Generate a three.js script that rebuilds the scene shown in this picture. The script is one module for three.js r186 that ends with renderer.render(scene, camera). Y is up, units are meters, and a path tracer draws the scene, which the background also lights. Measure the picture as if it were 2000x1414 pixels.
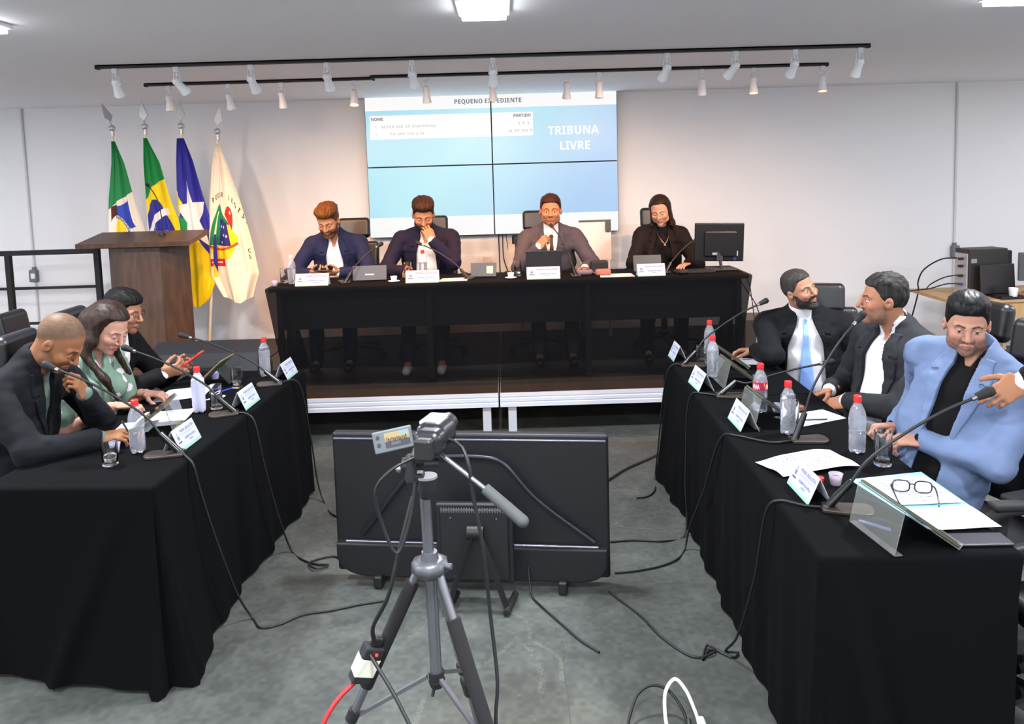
import * as THREE from 'three';
import { RoundedBoxGeometry } from 'three/addons/geometries/RoundedBoxGeometry.js';
import { mergeGeometries, toCreasedNormals } from 'three/addons/utils/BufferGeometryUtils.js';
import { RectAreaLightUniformsLib } from 'three/addons/lights/RectAreaLightUniformsLib.js';

// ------------------------------------------------------------------ camera, exposure, lights
const scene = new THREE.Scene();
scene.background = new THREE.Color(0x000000);
const camera = new THREE.PerspectiveCamera(47.6197, 2000 / 1414, 0.05, 60);
camera.position.set(0, 1.8648, 0);
camera.rotation.set(-0.096657, -0.007108, -0.029111, 'YXZ');
camera.setViewOffset(2000, 1414, 0, 213.46, 2000, 1414);
const renderer = new THREE.WebGLRenderer({ antialias: true });
renderer.toneMapping = THREE.LinearToneMapping;
renderer.toneMappingExposure = 1.45;
renderer.shadowMap.enabled = true;
RectAreaLightUniformsLib.init();

const PANEL_POWER = 34, PANEL_COLOR = 0xf8f9ff;      // flat ceiling LED panels
const SPOT_POWER = 4.0, SPOT_COLOR = 0xff9c4c, FRONT_COLOR = 0xffc590;   // warm rear spots, whiter front spots
const SCREEN_GLOW = 0.64;

// ------------------------------------------------------------------ helpers
let seed = 20240517;
const rnd = () => { seed = (seed * 1664525 + 1013904223) >>> 0; return seed / 4294967296; };
const V = (x, y, z) => new THREE.Vector3(x, y, z);
const taken = new Map();
function numbered(name) {
  const n = taken.get(name) ?? 0; taken.set(name, n + 1);
  return n ? `${name}_${String(n).padStart(3, '0')}` : name;
}
function shade(o) { o.castShadow = true; o.receiveShadow = true; return o; }
function thing(name, label, category, pos = [0, 0, 0], turn = 0, group) {
  const g = new THREE.Group(); g.name = numbered(name); g.position.set(...pos); g.rotation.y = turn;
  g.userData = { label, category }; if (group) g.userData.group = group;
  scene.add(g); return g;
}
function part(parent, name, geo, mat, label) {
  const m = shade(new THREE.Mesh(Array.isArray(geo) ? merge(geo) : geo, mat)); m.name = name;
  if (label) m.userData.label = label;
  parent.add(m); return m;
}
function solo(name, label, category, geo, mat, pos = [0, 0, 0], turn = 0, group) {
  const m = shade(new THREE.Mesh(Array.isArray(geo) ? merge(geo) : geo, mat)); m.name = numbered(name);
  m.position.set(...pos); m.rotation.y = turn; m.userData = { label, category }; if (group) m.userData.group = group;
  scene.add(m); return m;
}
function structure(name, geo, mat, label) {
  const m = shade(new THREE.Mesh(Array.isArray(geo) ? merge(geo) : geo, mat)); m.name = name;
  m.userData = { kind: 'structure' }; if (label) m.userData.label = label;
  scene.add(m); return m;
}
function copyOf(o, label, pos, turn) {
  const c = o.clone(); c.name = numbered(o.name.replace(/_\d{3}$/, '')); c.userData = { ...o.userData };
  if (label) c.userData.label = label;
  if (pos) c.position.set(...pos); if (turn !== undefined) c.rotation.y = turn;
  scene.add(c); return c;
}
function merge(list) {
  const gs = list.map((g) => { const q = g.index ? g.toNonIndexed() : g; for (const k of Object.keys(q.attributes)) if (!['position', 'normal', 'uv'].includes(k)) q.deleteAttribute(k); return q; });
  return mergeGeometries(gs);
}
const box = (w, h, d, x = 0, y = 0, z = 0) => new THREE.BoxGeometry(w, h, d).translate(x, y, z);
const rbox = (w, h, d, x = 0, y = 0, z = 0, r = 0.006, s = 2) => new RoundedBoxGeometry(w, h, d, s, Math.min(r, w / 2.01, h / 2.01, d / 2.01)).translate(x, y, z);
const span = (x0, x1, y0, y1, z0, z1) => box(x1 - x0, y1 - y0, z1 - z0, (x0 + x1) / 2, (y0 + y1) / 2, (z0 + z1) / 2);
const cyl = (r1, r2, h, x = 0, y = 0, z = 0, s = 20) => new THREE.CylinderGeometry(r1, r2, h, s).translate(x, y, z);
const ball = (r, x = 0, y = 0, z = 0, s = 16) => new THREE.SphereGeometry(r, s, Math.max(8, s * 0.7 | 0)).translate(x, y, z);
function rod(a, b, ra, rb = ra, s = 14) {
  const A = V(...a), B = V(...b), d = B.clone().sub(A), g = new THREE.CylinderGeometry(rb, ra, d.length(), s);
  g.applyQuaternion(new THREE.Quaternion().setFromUnitVectors(V(0, 1, 0), d.clone().normalize()));
  const m = A.add(B).multiplyScalar(0.5); return g.translate(m.x, m.y, m.z);
}
function bar(a, b, w, h) {                            // a square bar between two points
  const A = V(...a), B = V(...b), g = new THREE.BoxGeometry(w, h, A.distanceTo(B)), M = new THREE.Matrix4().lookAt(A, B, Math.abs(B.y - A.y) > 0.99 * A.distanceTo(B) ? V(0, 0, 1) : V(0, 1, 0));
  g.applyMatrix4(M); const m = A.add(B).multiplyScalar(0.5); return g.translate(m.x, m.y, m.z);
}
const tube = (pts, r, seg = 40, s = 8) => new THREE.TubeGeometry(new THREE.CatmullRomCurve3(pts.map((p) => V(...p)), false, 'centripetal'), seg, r, s, false);
const lathe = (prof, s = 28) => new THREE.LatheGeometry(prof.map(([r, y]) => new THREE.Vector2(r, y)), s);
function extrude(pts, depth, bevel = 0) {
  const s = new THREE.Shape(pts.map(([x, y]) => new THREE.Vector2(x, y)));
  return new THREE.ExtrudeGeometry(s, { depth, bevelEnabled: bevel > 0, bevelSize: bevel, bevelThickness: bevel, bevelSegments: 2, curveSegments: 10 });
}
const lin = (hex) => new THREE.Color(hex);
function mat(hex, rough = 0.7, extra = {}) { return new THREE.MeshPhysicalMaterial({ color: hex, roughness: rough, ...extra }); }
function canvasTex(w, h, draw, repeat) {
  const c = document.createElement('canvas'); c.width = w; c.height = h; const x = c.getContext('2d'); draw(x, w, h);
  const t = new THREE.CanvasTexture(c); t.colorSpace = THREE.SRGBColorSpace; t.anisotropy = 8;
  if (repeat) { t.wrapS = t.wrapT = THREE.RepeatWrapping; t.repeat.set(...repeat); }
  return t;
}
function dataTex(n, f, srgb = true) {                 // n x n texture from f(u, v) -> [r, g, b] 0..1
  const a = new Uint8Array(n * n * 4);
  for (let j = 0; j < n; j++) for (let i = 0; i < n; i++) { const q = f(i / n, j / n), k = (j * n + i) * 4; a[k] = q[0] * 255; a[k + 1] = q[1] * 255; a[k + 2] = q[2] * 255; a[k + 3] = 255; }
  const t = new THREE.DataTexture(a, n, n); t.magFilter = THREE.LinearFilter; t.minFilter = THREE.LinearMipmapLinearFilter; t.generateMipmaps = true;
  if (srgb) t.colorSpace = THREE.SRGBColorSpace; t.wrapS = t.wrapT = THREE.RepeatWrapping; t.needsUpdate = true; return t;
}
// lattice noise, tileable in u and v with period n cells
const hash = (i, j, k) => { let h = (i * 374761393 + j * 668265263 + k * 2147483647) | 0; h = Math.imul(h ^ (h >>> 13), 1274126177); h = Math.imul(h ^ (h >>> 16), 2246822519); return ((h ^ (h >>> 15)) >>> 0) / 4294967296; };
const fade = (t) => t * t * (3 - 2 * t);
function noise2(u, v, n, k = 0) {
  const x = u * n, y = v * n, i = Math.floor(x), j = Math.floor(y), a = fade(x - i), b = fade(y - j), w = (q) => ((q % n) + n) % n;
  const h = (p, q) => hash(w(p), w(q), k);
  return (h(i, j) * (1 - a) + h(i + 1, j) * a) * (1 - b) + (h(i, j + 1) * (1 - a) + h(i + 1, j + 1) * a) * b;
}
function noise3(x, y, z) {
  const i = Math.floor(x), j = Math.floor(y), k = Math.floor(z), a = fade(x - i), b = fade(y - j), c = fade(z - k);
  const L = (p, q, t) => p + (q - p) * t;
  return L(L(L(hash(i, j, k), hash(i + 1, j, k), a), L(hash(i, j + 1, k), hash(i + 1, j + 1, k), a), b), L(L(hash(i, j, k + 1), hash(i + 1, j, k + 1), a), L(hash(i, j + 1, k + 1), hash(i + 1, j + 1, k + 1), a), b), c);
}
const smooth = (a, b, x) => { const t = Math.min(1, Math.max(0, (x - a) / (b - a))); return t * t * (3 - 2 * t); };
function uvMetres(g, s = 1) {                         // box projection in metres
  const q = g.index ? g.toNonIndexed() : g, p = q.attributes.position, n = q.attributes.normal, uv = new Float32Array(p.count * 2);
  for (let i = 0; i < p.count; i++) {
    const nx = Math.abs(n.getX(i)), ny = Math.abs(n.getY(i)), nz = Math.abs(n.getZ(i)), X = p.getX(i), Y = p.getY(i), Z = p.getZ(i);
    const [a, b] = ny >= nx && ny >= nz ? [X, Z] : nx >= nz ? [Z, Y] : [X, Y];
    uv[2 * i] = a * s; uv[2 * i + 1] = b * s;
  }
  q.setAttribute('uv', new THREE.BufferAttribute(uv, 2)); return q;
}
// ------------------------------------------------------------------ materials
const clothTex = dataTex(256, (u, v) => { const w = 0.82 + 0.10 * noise2(u, v, 64) + 0.08 * hash(u * 256 | 0, v * 256 | 0, 3); return [w, w, w]; });
const weaveTex = dataTex(128, (u, v) => { const a = Math.sin(u * 128 * Math.PI / 2) * Math.sin(v * 128 * Math.PI / 2) * 0.35 + 0.5 + 0.15 * noise2(u, v, 32); return [a, a, a]; }, false);
const woodTex = (a, b, k) => dataTex(512, (u, v) => {
  const g = noise2(u, v * 0.12 + 0.03 * noise2(u, v, 6, k), 48, k) * 0.5 + noise2(u, v * 0.05, 160, k + 1) * 0.3 + noise2(u, v, 8, k + 2) * 0.2;
  return [0, 1, 2].map((i) => (a[i] + (b[i] - a[i]) * g) / 255);
});
const M = {
  wall: mat(0xf0f0f2, 0.85), ceiling: mat(0xf6f5f9, 0.9), trim: mat(0xd9d9da, 0.7),
  black: mat(0x111214, 0.5), blackSoft: mat(0x16171a, 0.8), blackGloss: mat(0x0c0d0f, 0.25), grey: mat(0x5a5c60, 0.5), darkGrey: mat(0x2a2c30, 0.6),
  white: mat(0xf2f2f2, 0.6), lampWhite: mat(0xe6e8ec, 0.45), chrome: mat(0xc9ccd2, 0.22, { metalness: 1 }), steel: mat(0x9a9ca0, 0.38, { metalness: 1 }),
  alu: mat(0xdfe2ea, 0.36, { metalness: 0.35 }), aluLeg: mat(0xcfd2d8, 0.5, { metalness: 0.5 }), brass: mat(0xb79d6a, 0.35, { metalness: 1 }),
  leather: mat(0x0b0c11, 0.38, { clearcoat: 0.25, clearcoatRoughness: 0.35 }), red: mat(0xe02420, 0.4), 
  glass: new THREE.MeshPhysicalMaterial({ color: 0xffffff, roughness: 0.02, transmission: 1, thickness: 0.004, ior: 1.5 }),
  water: new THREE.MeshPhysicalMaterial({ color: 0xffffff, roughness: 0, transmission: 1, thickness: 0.05, ior: 1.33 }),
  pet: new THREE.MeshPhysicalMaterial({ color: 0xf4f7ff, roughness: 0.1, transmission: 0.86, thickness: 0, ior: 1.45 }),
  acrylic: new THREE.MeshPhysicalMaterial({ color: 0xf2f6f2, roughness: 0.03, transmission: 0.92, thickness: 0.003, ior: 1.47 }),
  frost: new THREE.MeshPhysicalMaterial({ color: 0xeeeeff, roughness: 0.35, transmission: 0.7, thickness: 0, ior: 1.4 }),
  paper: mat(0xc6c8d0, 0.85), cyanPaper: mat(0x8fd0ee, 0.8), screenOff: mat(0x07080b, 0.12), rubber: mat(0x101010, 0.75),
  cable: mat(0x0e0f12, 0.55), whiteCable: mat(0xe9e8dc, 0.5), redCable: mat(0xa31c20, 0.5), bronze: mat(0x4a443e, 0.4, { metalness: 0.6 }),
  cloth: mat(0x090a0c, 0.9, { map: clothTex, specularIntensity: 0.14, side: THREE.DoubleSide }),
  sheer: mat(0x0b0d11, 0.9, { map: clothTex, transparent: true, opacity: 0.76, specularIntensity: 0.2, side: THREE.DoubleSide }),
  lectern: mat(0xffffff, 0.42, { map: woodTex([96, 70, 52], [58, 40, 30], 5) }), desk: mat(0xffffff, 0.5, { map: woodTex([205, 170, 120], [176, 138, 92], 9) }),
  deck: mat(0xffffff, 0.55, { map: woodTex([37, 33, 30], [22, 20, 18], 13) }),
};
M.cloth.map.repeat.set(6, 6);

// ------------------------------------------------------------------ the room
const W = { left: -6.4, right: 6.8, back: -8.05, front: 4.4, h: 2.618 };
const floorTex = dataTex(2048, (() => {
  const base = (u, v) => {
    const big = noise2(u, v, 4, 1), mid = noise2(u, v, 14, 2), sm = noise2(u, v, 60, 3), fine = noise2(u, v, 300, 4), st = noise2(u, v, 26, 8);
    let L = 0.312 + 0.05 * (big - 0.5) + 0.06 * (mid - 0.5) + 0.05 * (sm - 0.5) + 0.06 * (fine - 0.5);
    if (st > 0.72) L += 0.035 * smooth(0.72, 0.9, st);
    const warm = smooth(0.5, 0.8, noise2(u, v, 5, 6));
    return [L * (0.945 + 0.035 * warm), L * (0.995), L * (0.955 - 0.045 * warm)];
  };
  return base;
})());
{ // scratches, scuffs and paint specks drawn into the floor paint
  const d = floorTex.image.data, n = 2048;
  const dot = (x, y, r, c, a) => { for (let j = -r; j <= r; j++) for (let i = -r; i <= r; i++) { if (i * i + j * j > r * r) continue; const X = ((x + i) % n + n) % n | 0, Y = ((y + j) % n + n) % n | 0, k = (Y * n + X) * 4; for (let q = 0; q < 3; q++) d[k + q] = d[k + q] * (1 - a) + c[q] * a; } };
  for (let s = 0; s < 150; s++) {
    let x = rnd() * n, y = rnd() * n, a = rnd() * 6.28; const len = 20 + rnd() * 150, bend = (rnd() - 0.5) * 0.02, al = 0.08 + rnd() * 0.22;
    for (let t = 0; t < len; t++) { x += Math.cos(a); y += Math.sin(a); a += bend; if (rnd() > 0.2) dot(x, y, rnd() > 0.8 ? 1 : 0, [150, 150, 138], al); }
  }
  for (let s = 0; s < 900; s++) dot(rnd() * n, rnd() * n, rnd() * 2 | 0, rnd() > 0.4 ? [150, 150, 142] : [60, 60, 56], 0.3);
  // the long pale curved scuffs in front of the tripod, in metres
  const put = (pts, w, al) => { const c = new THREE.CatmullRomCurve3(pts.map((p) => V(p[0], 0, p[1]))); for (let t = 0; t <= 1; t += 0.0012) { const p = c.getPoint(t); if (noise2(t, 0.3, 40, 7) > 0.35) dot(p.x * n / 6 + (rnd() - 0.5) * w * 1.8, p.z * n / 6 + (rnd() - 0.5) * w * 1.8, 0, [140, 139, 124], al * 0.6); } };
  put([[-0.22, -2.9], [-0.1, -3.0], [0.0, -3.15]], 4, 0.35); put([[0.03, -3.1], [0.07, -2.98], [0.085, -2.85], [0.07, -2.76]], 5, 0.4);
  put([[0.06, -3.12], [0.16, -2.99], [0.155, -2.83]], 4, 0.35); put([[-0.03, -3.35], [0.04, -3.25], [0.05, -3.1]], 3, 0.2); put([[-0.36, -2.62], [-0.34, -2.8]], 4, 0.25);
  for (let t = 0; t < 1; t += 0.0006) dot((0.17 + 0.004 * noise2(t, 0.5, 60, 2)) * n / 6, (-3.0 + t * 1.6) * n / 6, 0, [62, 63, 60], 0.5);
  floorTex.repeat.set(1 / 6, 1 / 6);
}
M.floor = new THREE.MeshPhysicalMaterial({ map: floorTex, roughness: 0.5, specularIntensity: 0.5 });
structure('floor', uvMetres(span(W.left - 0.1, W.right + 0.1, -0.1, 0, W.back - 0.1, W.front + 0.1)), M.floor);
structure('ceiling', span(W.left - 0.1, W.right + 0.1, W.h, W.h + 0.1, W.back - 0.1, W.front + 0.1), M.ceiling);
structure('wall_back', span(W.left - 0.1, W.right + 0.1, 0, W.h, W.back - 0.1, W.back), M.wall);
structure('wall_left', span(W.left - 0.1, W.left, 0, W.h, W.back, W.front), M.wall);
structure('wall_right', span(W.right, W.right + 0.1, 0, W.h, W.back, W.front), M.wall);
structure('wall_front', span(W.left - 0.1, W.right + 0.1, 0, W.h, W.front, W.front + 0.1), M.wall);
// surface conduits with socket boxes on the back wall
for (const [x, y, which] of [[-4.63, 1.0, 'behind the black railing'], [4.43, 0.97, 'above the wooden computer desk']]) {
  const c = thing('wall_conduit', `thin white conduit with grey socket box ${which}`, 'conduit', [x, 0, W.back]);
  part(c, 'pipe', [cyl(0.011, 0.011, W.h - y - 0.06, 0, (W.h + y + 0.06) / 2, 0.012, 10), cyl(0.011, 0.011, y - 0.1, 0, (y - 0.06 + 0.04) / 2, 0.012, 10)], M.trim);
  const b = part(c, 'socket_box', [rbox(0.075, 0.12, 0.055, 0, y, 0.028, 0.012), cyl(0.02, 0.02, 0.03, 0, y + 0.07, 0.014, 12)], mat(0x6d747c, 0.6));
  part(b, 'socket_plate', rbox(0.04, 0.05, 0.006, 0.006, y, 0.058, 0.002), which.startsWith('behind') ? M.white : mat(0xb9bcc0, 0.5));
  if (!which.startsWith('behind')) part(b, 'plug', cyl(0.012, 0.012, 0.02, 0.008, y - 0.004, 0.066, 12).rotateX(0), M.black);
}
// ceiling LED panels
const panelSpots = [], panelGlow = new THREE.MeshStandardMaterial({ color: 0xffffff, emissive: PANEL_COLOR, emissiveIntensity: 11 });
for (const z of [-3.74, -0.9, 1.9]) for (const x of [-4.8, -2.38, -0.07, 2.36, 4.8]) panelSpots.push([x, z]);  // outermost columns: unseen panels added to brighten the back wall
panelSpots.push([-5.5, -6.4], [5.7, -6.4]);  // unseen pair beside the stage, added to light the wall ends and ceiling
for (const [x, z] of panelSpots) {
  const seen = z < -3 && Math.abs(x) < 3, lab = !seen ? 'square LED panel on the ceiling behind the tripod' : x < -1 ? 'white LED ceiling panel above the left-hand table' : x > 1 ? 'white LED ceiling panel above the right-hand table' : 'white LED ceiling panel above the camcorder';
  const g = thing('ceiling_panel_light', lab, 'ceiling light', [x, W.h, z], 0, seen ? undefined : 'LED panels outside the view');
  if (!seen) g.userData.label = `LED ceiling panel ${z < -6 ? 'beside the stage' : z < -3 ? 'level with the television' : z > 1 ? 'near the front wall' : 'behind the tripod'} ${x < -4 ? 'by the left wall' : x > 4 ? 'by the right wall' : x < -1 ? 'left of the middle' : x > 1 ? 'right of the middle' : 'in the middle'}`;
  part(g, 'frame', [rbox(0.24, 0.02, 0.37, 0, -0.0105, 0, 0.006)], M.white);
  const e = part(g, 'diffuser', rbox(0.205, 0.026, 0.33, 0, -0.0315, 0, 0.004), panelGlow);
  const L = new THREE.RectAreaLight(PANEL_COLOR, PANEL_POWER * (z < -6 ? 1 : 8), 0.205, 0.33); L.name = 'panel_glow'; L.position.set(0, -0.048, 0); L.rotation.x = -Math.PI / 2; g.add(L);
}
// ------------------------------------------------------------------ lighting tracks and spots
const trackRuns = [
  ['long black lighting track spanning the ceiling in front of the stage', -2.548, 2.341, -5.30],
  ['shorter black lighting track above the flags', -2.68, -0.965, -6.31],
  ['black lighting track running above the video wall', -0.965, 2.438, -6.22],
];
for (const [lab, a, b, z] of trackRuns) {
  const t = thing('lighting_track', lab, 'track', [(a + b) / 2, W.h, z]);
  part(t, 'rail', [span((a - b) / 2, (b - a) / 2, -0.022, 0, -0.018, -0.006), span((a - b) / 2, (b - a) / 2, -0.022, 0, 0.006, 0.018), span((a - b) / 2, (b - a) / 2, -0.008, 0, -0.018, 0.018)], M.black);
  for (const s of [-1, 1]) part(t, 'end_cap', rbox(0.02, 0.026, 0.04, s * (b - a) / 2, -0.0132, 0, 0.003), M.blackSoft);
}
const bulbOn = new THREE.MeshStandardMaterial({ color: 0xffffff, emissive: SPOT_COLOR, emissiveIntensity: 6 }), bulbOff = mat(0xd8d8d8, 0.3);
function spotHead(x, z, tiltX, tiltZ, on, label, power = 1, tint = SPOT_COLOR) {
  const g = thing('track_spotlight', label, 'spotlight', [x, W.h - 0.022, z], 0, undefined);
  part(g, 'adapter', rbox(0.034, 0.036, 0.034, 0, -0.0185, 0, 0.005), M.lampWhite);
  part(g, 'bracket', [rod([-0.017, -0.036, 0], [-0.026, -0.098, 0], 0.0028, 0.0028, 6), rod([0.017, -0.036, 0], [0.026, -0.098, 0], 0.0028, 0.0028, 6), rod([0, -0.036, 0], [0, -0.062, 0], 0.006, 0.006, 8)], M.lampWhite);
  const body = part(g, 'lamp_body', [lathe([[0.001, 0.032], [0.017, 0.03], [0.022, 0.02], [0.0225, 0], [0.024, -0.03], [0.033, -0.085], [0.0335, -0.092], [0.0315, -0.092], [0.0285, -0.075], [0.001, -0.07]], 22), rod([-0.029, 0, 0], [0.029, 0, 0], 0.005, 0.005, 8)], M.lampWhite);
  body.position.set(0, -0.098, 0); body.rotation.set(tiltX, 0, tiltZ);
  part(body, 'bulb', new THREE.CylinderGeometry(0.0285, 0.026, 0.008, 20).translate(0, -0.083, 0), on ? bulbOn : bulbOff);
  if (on) {
    const L = new THREE.SpotLight(tint, SPOT_POWER * power, 0, 0.85, 0.9, 2); L.position.set(0, -0.1, 0); L.castShadow = true; L.shadow.radius = 1.6;
    const T = new THREE.Object3D(); T.name = 'aim'; T.position.set(0, -1.2, 0); L.target = T; body.add(L, T);
  }
}
const rowA = [[-2.439, 0.25, -0.12, 'over the lectern side of the front track'], [-2.053, 0.3, 0.35, 'tilted sideways, second on the long front track'], [-1.583, 0.28, 0.12, 'on the long front track above the leftmost seated man'], [-1.102, 0.28, 0.02, 'on the long front track left of the video wall'], [-0.562, 0.3, 0.06, 'on the long front track before the NOME column'], [-0.05, 0.3, 0.02, 'on the long front track at the video wall seam'], [1.058, 0.3, -0.22, 'on the long front track right of the video wall'], [1.493, 0.3, -0.42, 'leaning left near the right end of the front track'], [1.873, 0.3, -0.1, 'third from the right end of the front track pair'], [2.289, 0.15, -0.04, 'hanging at the far right end of the front track']];
rowA.forEach(([x, tx, tz, l], i) => spotHead(x, -5.3, tx + 0.58, tz, true, `white track spotlight ${l}`, [0.8, 0.7, 0.7, 0.7, 0.6, 0.6, 0.7, 0.7, 0.7, 0.8][i], FRONT_COLOR));
const rowB = [[-2.512, -6.31, 0, 0.05, false, 'unlit white track spotlight above the flag finials'], [-2.059, -6.31, 0.1, 0.03, true, 'lit track spotlight above the cream flag'], [-1.662, -6.31, 0.08, 0.02, true, 'lit track spotlight between cream flag and video wall'], [-1.115, -6.31, -0.28, 0.02, true, 'track spotlight whose glowing bulb faces the room'], [-0.562, -6.22, 0.05, 0.02, true, 'lit track spotlight before the left half of the video wall'], [-0.063, -6.22, 0.05, 0, true, 'lit track spotlight hanging at the video wall seam'], [0.49, -6.22, 0.05, -0.02, true, 'lit track spotlight before the right half of the video wall'], [0.731, -6.22, 0, 0, false, 'slim unlit track spotlight near the video wall corner'], [1.505, -6.22, 0.1, 0.04, false, 'unlit track spotlight above the woman in black'], [1.889, -6.22, -0.12, -0.02, true, 'lit track spotlight right of the stage, bulb showing'], [2.407, -6.22, -0.12, -0.03, true, 'lit track spotlight at the right end of the rear track']];
for (const [x, z, tx, tz, on, l] of rowB) spotHead(x, z, tx > 0 ? tx + 0.25 : tx, tz, on, l, 0.8);

// ------------------------------------------------------------------ stage platform
const HP = 0.316, ZF = -5.68, decks = [[-4.4, -2.1], [-2.1, -0.083], [-0.077, 1.95], [1.953, 3.03]];
const deckWhere = ['beneath the lectern', 'left of the centre joint', 'right of the centre joint', 'behind the men on the right'];
decks.forEach(([a, b], i) => {
  const w = b - a - 0.006, g = thing('stage_deck', `aluminium framed dark stage deck ${deckWhere[i]}`, 'stage', [(a + b) / 2, 0, ZF]);
  part(g, 'deck_board', uvMetres(span(-w / 2 + 0.004, w / 2 - 0.004, HP - 0.03, HP - 0.002, -2.3, -0.012)), M.deck);
  const prof = [[0, 0], [0.02, 0], [0.02, 0.026], [0.014, 0.03], [0.014, 0.036], [0.02, 0.04], [0.02, 0.06], [0.014, 0.064], [0.014, 0.07], [0.02, 0.074], [0.02, 0.098], [0, 0.098]];
  part(g, 'front_rail', extrude(prof.map(([z, y]) => [-z, y]), w).rotateY(Math.PI / 2).translate(-w / 2, HP - 0.098, -0.02), M.alu, 'grooved bright aluminium edge rail');
  part(g, 'side_rail', [span(-w / 2, -w / 2 + 0.02, HP - 0.098, HP - 0.03, -2.3, -0.02), span(w / 2 - 0.02, w / 2, HP - 0.098, HP - 0.03, -2.3, -0.02)], M.alu);
  for (const [x, z] of [[-w / 2 + 0.085, -0.06], [w / 2 - 0.085, -0.06], [-w / 2 + 0.085, -2.2], [w / 2 - 0.085, -2.2]]) {
    const l = part(g, 'leg', rbox(0.06, HP - 0.105, 0.06, x, (HP - 0.095) / 2, z, 0.004), M.aluLeg);
    part(l, 'foot_plate', [rbox(0.1, 0.008, 0.07, x, 0.0042, z, 0.002), cyl(0.006, 0.006, 0.014, x + 0.04, 0.012, z + 0.02, 8), cyl(0.006, 0.006, 0.014, x - 0.04, 0.012, z + 0.02, 8)], M.aluLeg);
  }
});

// ------------------------------------------------------------------ draped tables
// a cloth over a rectangle x0..x1, z0..z1 at height y; drop(s-th point) and push(s, t) shape the skirt
function drape(x0, x1, z0, z1, y, yb, push, r = 0.02, topOnly = false) {
  const per = [], N = 0.02;
  const side = (ax, az, bx, bz, nx, nz, k) => { const L = Math.hypot(bx - ax, bz - az), n = Math.ceil(L / N); for (let i = 0; i <= n; i++) per.push([ax + (bx - ax) * i / n, az + (bz - az) * i / n, nx, nz, k, i / n]); };
  const arc = (cx, cz, a0, k) => { for (let i = 1; i < 10; i++) { const a = a0 + i / 10 * Math.PI / 2; per.push([cx + r * Math.cos(a), cz + r * Math.sin(a), Math.cos(a), Math.sin(a), k, i / 10]); } };
  side(x1, z0 + r, x1, z1 - r, 1, 0, 0); arc(x1 - r, z1 - r, 0, 4); side(x1 - r, z1, x0 + r, z1, 0, 1, 1); arc(x0 + r, z1 - r, Math.PI / 2, 5);
  side(x0, z1 - r, x0, z0 + r, -1, 0, 2); arc(x0 + r, z0 + r, Math.PI, 6); side(x0 + r, z0, x1 - r, z0, 0, -1, 3); arc(x1 - r, z0 + r, Math.PI * 1.5, 7);
  const n = per.length, rows = 34, pos = [], uv = [], idx = [];
  const cx = (x0 + x1) / 2, cz = (z0 + z1) / 2;
  const R = 0.018;                                   // rounded table edge
  for (let j = 0; j <= rows; j++) for (let i = 0; i <= n; i++) {
    const [X, Z, nx, nz, k, f] = per[i % n]; let px, py, pz;
    if (j < 4) { const a = j / 4 * Math.PI / 2; px = X + nx * (R * Math.sin(a) - R); pz = Z + nz * (R * Math.sin(a) - R); py = y - R + R * Math.cos(a); }
    else { const t = (j - 4) / (rows - 4), b = typeof yb === 'function' ? yb(X, Z, k, f) : yb; const o = push(X, Z, k, f, t); px = X + nx * o[0] - nz * o[1]; pz = Z + nz * o[0] + nx * o[1]; py = Math.max(y - R - t * (y - R - b), b); }
    pos.push(px, py, pz); uv.push((nx * Z + nz * X) * 1, py);
  }
  const m = n + 1;
  for (let j = 0; j < rows; j++) for (let i = 0; i < n; i++) { const a = j * m + i, b = a + 1, c = a + m, d = c + 1; idx.push(a, c, b, b, c, d); }
  const g = new THREE.BufferGeometry(); g.setAttribute('position', new THREE.Float32BufferAttribute(pos, 3)); g.setAttribute('uv', new THREE.Float32BufferAttribute(uv, 2)); g.setIndex(idx); g.computeVertexNormals();
  // the flat top, slightly uneven
  const tx = Math.ceil((x1 - x0) / 0.05), tz = Math.ceil((z1 - z0) / 0.05), tp = [], tu = [], ti = [];
  for (let j = 0; j <= tz; j++) for (let i = 0; i <= tx; i++) { const X = x0 + R + (x1 - x0 - 2 * R) * i / tx, Z = z0 + R + (z1 - z0 - 2 * R) * j / tz; tp.push(X, y, Z); tu.push(X, Z); }
  for (let j = 0; j < tz; j++) for (let i = 0; i < tx; i++) { const a = j * (tx + 1) + i; ti.push(a, a + tx + 1, a + 1, a + 1, a + tx + 1, a + tx + 2); }
  const top = new THREE.BufferGeometry(); top.setAttribute('position', new THREE.Float32BufferAttribute(tp, 3)); top.setAttribute('uv', new THREE.Float32BufferAttribute(tu, 2)); top.setIndex(ti); top.computeVertexNormals();
  return merge([g, top]);
}
const wave = (s, t, a, f, ph) => a * t * (Math.sin(s * f + ph + t * 0.7) * 0.6 + Math.sin(s * f * 2.3 + ph * 1.7 - t) * 0.4);
function foldingTable(name, label, pos, turn, x0, x1, z0, z1, y, panelDepth) {
  const g = thing(name, label, 'table', pos, turn);
  part(g, 'tabletop', span(x0 + 0.022, x1 - 0.022, y - 0.03, y - 0.004, z0 + 0.022, z1 - 0.022), M.blackSoft);
  for (const x of [x0 + 0.08, x1 - 0.08]) for (const z of [z0 + 0.1, z1 - 0.1]) part(g, 'leg', rbox(0.04, y - 0.035, 0.04, x, (y - 0.035) / 2, z, 0.004), M.darkGrey);
  return g;
}
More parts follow.
